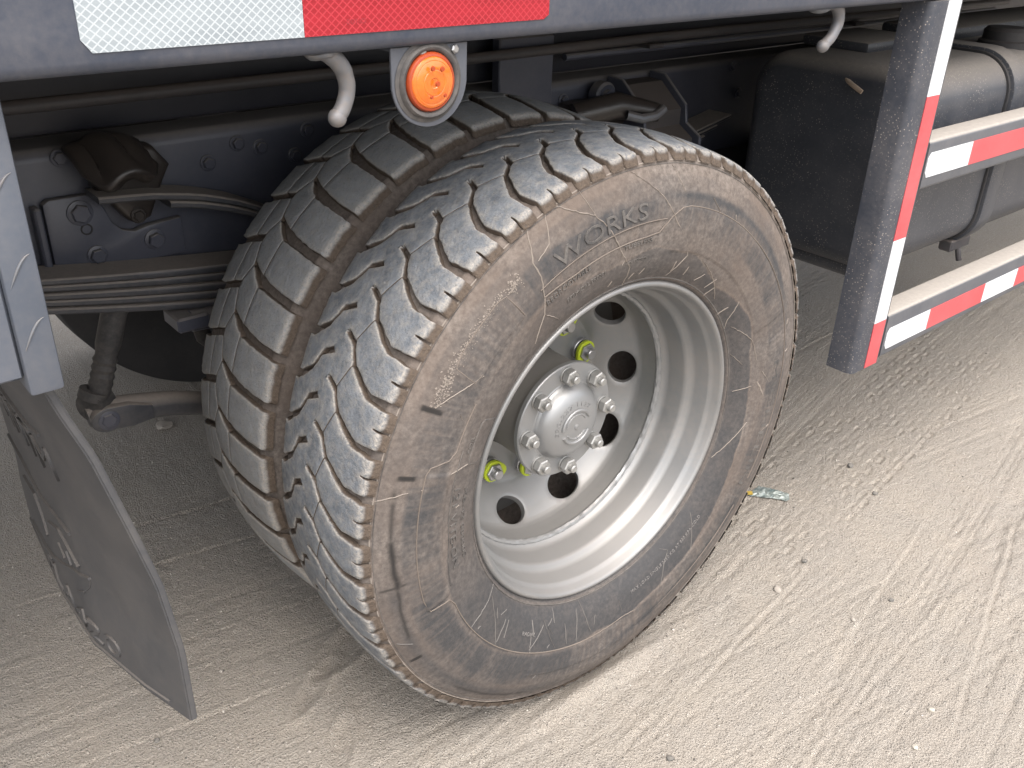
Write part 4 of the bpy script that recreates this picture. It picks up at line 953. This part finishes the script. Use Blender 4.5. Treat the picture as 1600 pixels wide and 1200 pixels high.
b = MB(); b.cap_lathe([(0.700, 0.034), (0.676, 0.034), (0.670, 0.028), (0.672, 0.018), (0.662, 0.016)], 28, (0.618, 0, 0.935)); b.build('bracket_boss', M['chassis'], ms, angle=35)
for dx in (0.03, 0.075, 0.12):
    b = MB(); b.box((0.672 + dx, 0.5495, 0.800), (0.672 + dx + 0.020, 0.5535, 0.806)); b.build('bracket_slot', M['black'], ms, False)

# ------------------------------------------------------------------ fuel tank
def rbox(lo, hi, r, seg=8):
    b = MB(); b.box(lo, hi, r, seg); return b
TY0, TY1, TZ0, TZ1, TR = 0.045, 0.475, 0.600, 1.055, 0.088
def tank_sec(g):
    pts = []; r = TR + g
    for cy, cz, a0 in ((TY0 - g + r, TZ0 - g + r, 180), (TY1 + g - r, TZ0 - g + r, 270), (TY1 + g - r, TZ1 + g - r, 0), (TY0 - g + r, TZ1 + g - r, 90)):
        for k in range(11): t = math.radians(a0 + 90 * k / 10); pts.append((cy + r * math.cos(t), cz + r * math.sin(t)))
    return pts
b = MB(); b.prism(tank_sec(0.0), 0, 0.90, 2.45, 0.045, 6); tank = b.build('fuel_tank', M['tank'], truck, angle=50); tag(tank, 'dusty black fuel tank behind the guard post')
b = rbox((0.935, 0.10, 0.565), (1.12, 0.42, 0.64), 0.028, 3); b.build('tank_sump', M['tank'], tank, angle=50)
def band(x0, x1, g, name, mat): q = MB(); q.prism(tank_sec(g), 0, x0, x1, 0.003, 2); return q.build(name, mat, tank, angle=40)
band(1.318, 1.385, 0.013, 'tank_strap', M['tank']); band(1.306, 1.317, 0.006, 'strap_liner', M['black']); band(1.386, 1.397, 0.006, 'strap_liner', M['black'])
b = MB(); b.cap_lathe([(1.050, 0.060), (1.066, 0.060), (1.070, 0.052), (1.090, 0.052), (1.098, 0.045), (1.100, 0.02)], 28, (1.50, 0.165, 0), 'Z'); b.build('filler_cap', M['black'], tank, angle=40)
b = rbox((1.05, 0.27, 1.052), (1.30, 0.45, 1.078), 0.010, 2); b.build('tank_top_panel', M['tank'], tank)
b = rbox((1.42, 0.28, 1.052), (2.3, 0.46, 1.085), 0.012, 2); b.build('tank_top_panel', M['tank'], tank)
b = MB(); b.box((1.300, 0.075, 0.575), (1.400, 0.11, 0.605), 0.004, 1); b.tube([(1.350, 0.085, 0.59), (1.352, 0.070, 0.545)], 0.007, 10); b.build('strap_bolt', M['chassis2'], tank)
# machinery beyond the tank
b = MB(); b.box((2.2, 0.75, 0.95), (2.9, 1.2, 1.14), 0.02, 2); b.build('battery_box', M['chassis2'], truck, angle=40)
b = MB(); b.tube([(2.0, 0.78, 1.00), (2.35, 0.72, 1.10), (2.7, 0.70, 1.12)], 0.022, 12); b.build('cable_conduit', M['bracket'], truck)

b = MB(); b.box((0.80, 0.480, 0.600), (1.40, 0.716, 0.735), 0.012, 2); b.build('tank_bracket', M['floor'], truck, angle=40)

# ------------------------------------------------------------------ side guard
b = MB(); b.prism([(0.662, -0.046), (0.666, -0.056), (0.676, -0.060), (0.764, -0.060), (0.770, -0.054), (0.770, 0.0), (0.662, 0.0)], 2, 0.478, 1.213, 0.0, 1)
post = b.build('side_guard', M['guard_side'], truck, angle=60); tag(post, 'guard post with red and white tape')
def rail_box(z0, z1, name):
    q = MB(); r = 0.008; pts = []
    for cy, cz, a0 in ((-0.060 + r, z0 + r, 180), (-0.002 - r, z0 + r, 270), (-0.002 - r, z1 - r, 0), (-0.060 + r, z1 - r, 90)):
        for k in range(5): t = math.radians(a0 + 90 * k / 4); pts.append((cy + r * math.cos(t), cz + r * math.sin(t)))
    q.prism(pts, 0, 0.771, 3.6); return q.build(name, M['guard'], post, angle=40)
gr1 = rail_box(0.858, 0.956, 'guard_rail'); gr2 = rail_box(0.486, 0.588, 'guard_rail')
zt = [1.213, 1.046, 0.765, 0.583, 0.4795]
for i in range(4): tape('reflective_tape', 0.712, 0.7585, zt[i + 1] + 0.0002, zt[i] - 0.0002, -0.06, M['tape_white' if i % 2 == 0 else 'tape_red'], post)
for z0, x0 in ((0.883, 0.775), (0.504, 0.779)):
    x = x0; white = True; w = [0.180, 0.265, 0.175]
    for i in range(12):
        L = w[0] if i == 0 else (0.265 if not white else 0.175)
        tape('reflective_tape', x + 0.0002, x + L - 0.0002, z0, z0 + 0.0495, -0.06, M['tape_white' if white else 'tape_red'], post, 'l' if i == 0 else None); x += L; white = not white

# ------------------------------------------------------------------ marker lamp on its bracket
cx_, cz_, rb = -0.4065, 1.1765, 0.0505
pts = [(cx_ - rb - 0.0005, 1.2135), (cx_ - rb, cz_ - 0.006)]
pts += [(cx_ + rb * math.cos(t), cz_ - 0.001 + 0.0495 * math.sin(t)) for t in np.radians(np.linspace(188, 352, 26))]
pts += [(cx_ + rb, cz_ - 0.006), (cx_ + rb + 0.0005, 1.2135)]
b = MB(); b.prism(pts, 1, -0.048, -0.0445, 0.0006, 1); lamp = b.build('marker_lamp', M['bracket'], truck, angle=40); tag(lamp, 'round amber side marker lamp on grey bracket')
b = MB(); b.box((cx_ - rb, -0.0443, 1.2098), (cx_ + rb, -0.010, 1.2136)); b.build('bracket_flange', M['bracket'], lamp, False)
LC = (cx_ - 0.0030, 0.0065, cz_ - 0.001)
b = MB(); b.lathe([(-0.055, 0.0442), (-0.0555, 0.0442), (-0.0560, 0.0425), (-0.0568, 0.0400), (-0.0600, 0.0392), (-0.0618, 0.0372), (-0.0612, 0.0345), (-0.0575, 0.0322), (-0.050, 0.0318)], 72, LC); b.build('rubber_grommet', M['rubber'], lamp, angle=50)
b = MB(); b.lathe([(-0.050, 0.0322), (-0.0600, 0.0318), (-0.0625, 0.0300), (-0.0630, 0.0278), (-0.0622, 0.0272)], 64, LC); b.build('lens_rim', M['amber_dark'], lamp)
b = MB(); prf = [(-0.0618, 0.0280), (-0.0640, 0.0265), (-0.0650, 0.0240), (-0.0648, 0.0232), (-0.0655, 0.0220), (-0.0665, 0.0150), (-0.0662, 0.0142), (-0.0668, 0.0132), (-0.0672, 0.0060), (-0.0664, 0.0050), (-0.0664, 0.0006)]
b.cap_lathe(prf, 64, LC); b.build('amber_lens', M['amber'], lamp, angle=25)
for (dx, dz, r_) in ((-0.008, -0.0135, 0.0022), (0.010, -0.0130, 0.0022), (-0.006, 0.0165, 0.0030), (0.0065, 0.0150, 0.0030), (0.0, 0.0, 0.0032)):
    b = MB(); b.cap_lathe([(-0.0655, r_), (-0.0672, r_ * 0.8)], 12, (LC[0] + dx, 0, LC[2] + dz)); b.build('lens_stud', M['amber_dark'], lamp)
for dx in (-0.012, 0.032):
    q = MB(); q.hexa((cx_ + dx, 0, 1.2075), 0.0052, -0.053, -0.048, 0.2); q.build('bolt', M['steel'], lamp, angle=30)

# ------------------------------------------------------------------ tie hooks
def hook(pts, rads, pad, lab):
    b = MB(); P = [Vector(p) for p in pts]
    # smooth the path
    fine = []; rr = []
    n = len(P)
    for i in range(n - 1):
        p0, p1, p2, p3 = P[max(i - 1, 0)], P[i], P[i + 1], P[min(i + 2, n - 1)]
        for k in range(6):
            t = k / 6; fine.append(0.5 * ((2 * p1) + (p2 - p0) * t + (2 * p0 - 5 * p1 + 4 * p2 - p3) * t * t + (3 * p1 - p0 - 3 * p2 + p3) * t ** 3)); rr.append(rads[i] + (rads[i + 1] - rads[i]) * t)
    fine.append(P[-1]); rr.append(rads[-1])
    b.tube(fine, rr, 18); b.noise(0.0006, 90, 4)
    o = b.build('tie_hook', M['galv'], truck); tag(o, lab)
    q = MB(); e = P[-1]; bmesh.ops.create_uvsphere(q.bm, u_segments=18, v_segments=12, radius=rads[-1] * 1.22)
    q.bm.transform(Matrix.Translation(e)); q.noise(0.0008, 70, 9); q.build('hook_tip', M['galv'], o)
    w = MB(); bmesh.ops.create_uvsphere(w.bm, u_segments=16, v_segments=10, radius=1.0); w.bm.transform(Matrix.Translation(pad) @ Matrix.Diagonal((0.020, 0.014, 0.007, 1))); w.noise(0.0025, 60, 5); w.build('weld_lump', M['galv'], o)
hook([(-0.528, -0.035, 1.2145), (-0.516, -0.034, 1.205), (-0.506, -0.032, 1.192), (-0.502, -0.030, 1.174), (-0.507, -0.030, 1.157), (-0.516, -0.030, 1.145)], [0.0108, 0.0098, 0.0092, 0.0090, 0.0088, 0.0084], Vector((-0.532, -0.035, 1.2125)), 'tie hook welded under the tape joint')
hook([(0.358, -0.034, 1.2175), (0.388, -0.033, 1.220), (0.410, -0.031, 1.207), (0.416, -0.030, 1.188), (0.404, -0.030, 1.168), (0.385, -0.030, 1.155)], [0.0108, 0.0102, 0.0098, 0.0095, 0.0090, 0.0084], Vector((0.350, -0.035, 1.2130)), 'tie hook beside the guard post')

# ------------------------------------------------------------------ mud flap and its bar
EZ = [(1.10, -0.893), (0.993, -0.872), (0.950, -0.861), (0.878, -0.842), (0.816, -0.822), (0.712, -0.799), (0.619, -0.780), (0.510, -0.769), (0.386, -0.769)]
YB = [(0.0, 0.0), (0.09, -0.025), (0.218, -0.051), (0.358, -0.052), (0.531, -0.040), (0.60, -0.034)]
def flap_x(y, z):
    ez = float(np.interp(z, [p[0] for p in EZ[::-1]], [p[1] for p in EZ[::-1]])); k = float(sstep(1.05, 0.40, z)) if False else max(0.0, min(1.0, (1.02 - z) / 0.55))
    return ez + k * float(np.interp(y, [p[0] for p in YB], [p[1] for p in YB]))
NYF, NZF = 34, 44; V, F = [], []
for side in (0, 1):
    for i in range(NZF + 1):
        z = 0.386 + (1.10 - 0.386) * i / NZF
        for j in range(NYF + 1):
            y = 0.002 + 0.598 * j / NYF
            zz = z + (0.10 * max(0, y - 0.02) ** 1.0 * 0.0); V.append((flap_x(y, z) + (0.010 if side else 0.0), y, zz))
n1 = (NZF + 1) * (NYF + 1); gi = lambda s_, i, j: s_ * n1 + i * (NYF + 1) + j
for i in range(NZF):
    for j in range(NYF):
        F.append((gi(0, i, j), gi(0, i + 1, j), gi(0, i + 1, j + 1), gi(0, i, j + 1))); F.append((gi(1, i, j), gi(1, i, j + 1), gi(1, i + 1, j + 1), gi(1, i + 1, j)))
for i in range(NZF):
    F.append((gi(0, i, 0), gi(1, i, 0), gi(1, i + 1, 0), gi(0, i + 1, 0))); F.append((gi(0, i, NYF), gi(0, i + 1, NYF), gi(1, i + 1, NYF), gi(1, i, NYF)))
for j in range(NYF):
    F.append((gi(0, 0, j), gi(0, 0, j + 1), gi(1, 0, j + 1), gi(1, 0, j))); F.append((gi(0, NZF, j), gi(1, NZF, j), gi(1, NZF, j + 1), gi(0, NZF, j + 1)))
me = mesh('mud_flap', V, F); bm = bmesh.new(); bm.from_mesh(me); bmesh.ops.recalc_face_normals(bm, faces=bm.faces[:])
bmesh.ops.bevel(bm, geom=[e for e in bm.edges if len(e.link_faces) == 2 and e.calc_face_angle(0) > 1.2], offset=0.002, segments=2, affect='EDGES'); bm.to_mesh(me); bm.free()
flap = link('mud_flap', me, M['flap'], truck, True, 45); tag(flap, 'black rubber mud flap with moulded ribs and letters')
def flap_rib(pts, w, h, name='moulded_rib'):
    w, h = w * 0.95, h * 0.9
    """raised strip on the rear face through (y, z) points"""
    V, F = [], []; fine = []
    for (a, b_), (c, d) in zip(pts, pts[1:]):
        for k in range(8): fine.append((a + (c - a) * k / 8, b_ + (d - b_) * k / 8))
    fine.append(pts[-1]); n = len(fine)
    for i, (y, z) in enumerate(fine):
        y1, z1 = fine[min(i + 1, n - 1)]; y0, z0 = fine[max(i - 1, 0)]; L = math.hypot(y1 - y0, z1 - z0); ny, nz = -(z1 - z0) / L * w / 2, (y1 - y0) / L * w / 2
        for s_, hh_ in ((-1, -0.001), (-0.7, h), (0.7, h), (1, -0.001)): V.append((flap_x(y + s_ * ny, z + s_ * nz) - hh_, y + s_ * ny, z + s_ * nz))
    for i in range(n - 1):
        for j in range(3): F.append((4 * i + j, 4 * i + j + 1, 4 * i + 5 + j, 4 * i + 4 + j))
    F += [(0, 1, 2, 3), (4 * n - 4, 4 * n - 3, 4 * n - 2, 4 * n - 1)]
    me = mesh(name, V, F); bm = bmesh.new(); bm.from_mesh(me); bmesh.ops.recalc_face_normals(bm, faces=bm.faces[:]); bm.to_mesh(me); bm.free()
    return link(name, me, M['flap'], flap, True, 35)
flap_rib([(0.040, 0.399), (0.136, 0.396), (0.30, 0.394), (0.585, 0.394)], 0.0045, 0.003)
flap_rib([(0.222, 0.584), (0.343, 0.574), (0.49, 0.572), (0.585, 0.560)], 0.0060, 0.004)
flap_rib([(0.183, 0.763), (0.353, 0.760), (0.585, 0.755)], 0.0055, 0.004)
flap_rib([(0.189, 0.526), (0.25, 0.505), (0.302, 0.483), (0.412, 0.445), (0.538, 0.418)], 0.0055, 0.004)
flap_rib([(0.189, 0.526), (0.196, 0.508), (0.215, 0.488), (0.248, 0.470)], 0.0035, 0.002)
flap_rib([(0.217, 0.530), (0.25, 0.541), (0.288, 0.552), (0.345, 0.532)], 0.0065, 0.004); flap_rib([(0.375, 0.490), (0.40, 0.512), (0.425, 0.535), (0.52, 0.515)], 0.0065, 0.004)
flap_rib([(0.290, 0.500), (0.315, 0.512)], 0.0040, 0.003); flap_rib([(0.262, 0.505), (0.275, 0.522)], 0.0040, 0.003)
def flap_text(body, y_left, y_right, z0, z1, h, bold=0.0):
    me = text_mesh(body, 1.0, 0.5, bold); xs = [v.co.x for v in me.vertices]; ys = [v.co.y for v in me.vertices]; a0, a1, b0, b1 = min(xs), max(xs), min(ys), max(ys)
    for v in me.vertices:
        y = y_left + (y_right - y_left) * (v.co.x - a0) / (a1 - a0); z = z0 + (z1 - z0) * (v.co.y - b0) / (b1 - b0); v.co = (flap_x(y, z) - (h if v.co.z > 0 else -0.002), y, z)
    me.materials.clear(); return link('moulded_lettering', me, M['flap'], flap, False)
flap_text('FLA420', 0.42, 0.142, 0.407, 0.440, 0.0028); flap_text('HNTM', 0.40, 0.183, 0.692, 0.742, 0.003, 0.0)
# bar
b = MB(); b.box((-0.866, -0.022, 0.917), (-0.8335, 0.040, 1.2139), 0.004, 2); bar = b.build('flap_bar', M['deck_steel'], truck, angle=40); tag(bar, 'grey scratched steel bar carrying the mud flap')
b = MB(); b.box((-0.905, -0.016, 0.935), (-0.866, 0.034, 1.2139), 0.003, 1); b.build('bar_flange', M['deck_steel'], bar, angle=40)
for (zc, s_) in ((1.045, 1), (0.982, 1), (1.12, 1)):
    q = MB(); q.tube([(-0.861 + 0.022 * t, -0.0222, zc - 0.016 + 0.030 * math.sin(t * 1.45)) for t in np.linspace(0, 1, 12)], [0.0003 + 0.0011 * math.sin(PI * t) for t in np.linspace(0, 1, 12)], 8); q.build('weld_mark', M['galv'], bar)

# ================================================================== LOOSE THINGS
# mud lump on the tank
b = MB(); b.tube([(0.906, 0.2295, 1.0217), (0.901, 0.216, 1.0150), (0.898, 0.205, 1.0100), (0.896, 0.190, 1.0040), (0.897, 0.177, 0.9986)], [0.003, 0.0055, 0.0060, 0.0055, 0.0045], 10); b.noise(0.0022, 130, 1)
mud = b.build('mud_lump', M['mud'], None); tag(mud, 'lump of dried brown mud stuck on the black tank', 'mud lump')
# crushed wrapper
def wrapper():
    V, F = [], []; nx, ny = 16, 8; rg = np.random.default_rng(3)
    W = [(0.737, 0.187), (0.802, 0.101), (0.832, 0.118), (0.800, 0.190)]
    for i in range(nx + 1):
        for j in range(ny + 1):
            s, t = i / nx, j / ny
            x = (1 - s) * ((1 - t) * W[0][0] + t * W[3][0]) + s * ((1 - t) * W[1][0] + t * W[2][0]); y = (1 - s) * ((1 - t) * W[0][1] + t * W[3][1]) + s * ((1 - t) * W[1][1] + t * W[2][1])
            z = gh(x, y) + 0.004 + 0.010 * math.sin(PI * t) * math.sin(PI * s) ** 0.5 * rg.uniform(0.3, 1.1); V.append((x + rg.normal(0, .0016), y + rg.normal(0, .0016), z))
    for i in range(nx):
        for j in range(ny): F.append((i * (ny + 1) + j, i * (ny + 1) + j + 1, (i + 1) * (ny + 1) + j + 1, (i + 1) * (ny + 1) + j))
    t = NT('foil_wrapper'); n = t.noise(70, 3, 0.6); t.color(t.ramp(n, [(0.3, (0.12, 0.16, 0.16)), (0.45, (0.17, 0.20, 0.19)), (0.6, (0.30, 0.33, 0.31)), (0.75, (0.12, 0.145, 0.14))])); t.rough(0.35); t.metal(0.2)
    me = mesh('candy_wrapper', V, F); o = link('candy_wrapper', me, t.m, None, False); md = o.modifiers.new('thick', 'SOLIDIFY'); md.thickness = 0.0006
    tag(o, 'crumpled silver green wrapper on the sand beside the tyre', 'wrapper')
    q = MB(); q.prism([(0.735, 0.182), (0.748, 0.172), (0.757, 0.182), (0.742, 0.192)], 2, gh(.745, .182) + 0.008, gh(.745, .182) + 0.0095, 0.0, 1); q.noise(0.002, 80, 2); q.build('yellow_corner', flat('yellow_foil', (0.40, 0.28, 0.05), 0.5), o, False)
wrapper()
def pebble(x, y, r, mat, lab, seed, flatn=0.75):
    b = MB(); bmesh.ops.create_icosphere(b.bm, subdivisions=2, radius=r); b.xform(Matrix.Diagonal((1.15, 0.95, flatn, 1))); b.noise(r * 0.35, 0.9 / r, seed)
    o = b.build('pebble', mat, None, True, 30); o.location = (x, y, gh(x, y) + r * flatn * 0.5); o.rotation_euler = (0, 0, seed * 1.3)
    tag(o, lab, 'pebble', 'pebbles scattered on the sand')
pebble(0.495, -0.088, 0.0088, M['stone'], 'largest grey pebble on the sand in front of the tyre', 1)
pebble(0.630, -0.066, 0.0062, M['stone_dark'], 'dark pebble just beyond the largest grey pebble', 2)
pebble(0.545, -0.247, 0.0052, M['stone'], 'small grey pebble nearer the camera than the largest one', 3)
pebble(0.668, -0.266, 0.0052, M['stone_dark'], 'small dark pebble among the scrape lines', 4)
pebble(1.083, 0.098, 0.0085, M['stone_dark'], 'dark pebble lying in the zigzag tread print', 5)
pebble(1.020, -0.016, 0.0068, M['stone_dark'], 'dark pebble at the edge of the zigzag tread print', 6)
pebble(0.439, -0.482, 0.0056, M['stone_pale'], 'pale cream pebble, farther of the two near the bottom right', 7)
pebble(0.332, -0.508, 0.0054, M['stone_pale'], 'pale cream pebble, nearer of the two near the bottom right', 8)
pebble(-0.039, -0.242, 0.0062, M['stone_dark'], 'dark flat pebble at the bottom edge of the picture', 9)
pebble(-0.705, 1.003, 0.0085, M['stone_dark'], 'dark pebble left of the mud flap', 10)
pebble(-0.735, 0.36, 0.0050, M['stone_dark'], 'small dark pebble below the mud flap', 11)
pebble(-0.30, 1.42, 0.020, M['stone'], 'pale stone under the truck behind the anti roll link', 12, 0.5)
# grit
rg = np.random.default_rng(12); Vg, Fg = [], []; N = 9000
gxs = rg.uniform(-1.0, 2.4, N); gys = rg.uniform(-0.68, 1.3, N); hz = ground_h(gxs[None, :], gys[None, :])[0]
oct_ = np.array([(1, 0, 0), (-1, 0, 0), (0, 1, 0), (0, -1, 0), (0, 0, 1), (0, 0, -1)], float); of_ = [(0, 2, 4), (2, 1, 4), (1, 3, 4), (3, 0, 4), (2, 0, 5), (1, 2, 5), (3, 1, 5), (0, 3, 5)]
for i in range(N):
    s_ = 0.0007 + abs(rg.normal(0, 0.0009)) * (1.8 if i % 12 == 0 else 1.0); b = len(Vg); q = oct_ * s_ * rg.uniform(0.6, 1.3, (6, 3)); a = rg.uniform(0, 6.28); c_, sn = math.cos(a), math.sin(a)
    for p in q: Vg.append((gxs[i] + p[0] * c_ - p[1] * sn, gys[i] + p[0] * sn + p[1] * c_, hz[i] + p[2] * 0.8 + s_ * 0.3))
    Fg += [tuple(b + j for j in f) for f in of_]
tg = NT('mixed_grit'); tg.color(tg.ramp(tg.noise(150, 2), [(0.35, (0.07, 0.065, 0.06)), (0.5, (0.26, 0.235, 0.205)), (0.66, (0.55, 0.51, 0.46))])); tg.rough(0.9)
tag(link('grit', mesh('grit', Vg, Fg), tg.m, None, False), 'fine grit strewn over the sand', 'grit', kind='stuff')

scene.render.resolution_x = 1024; scene.render.resolution_y = 768
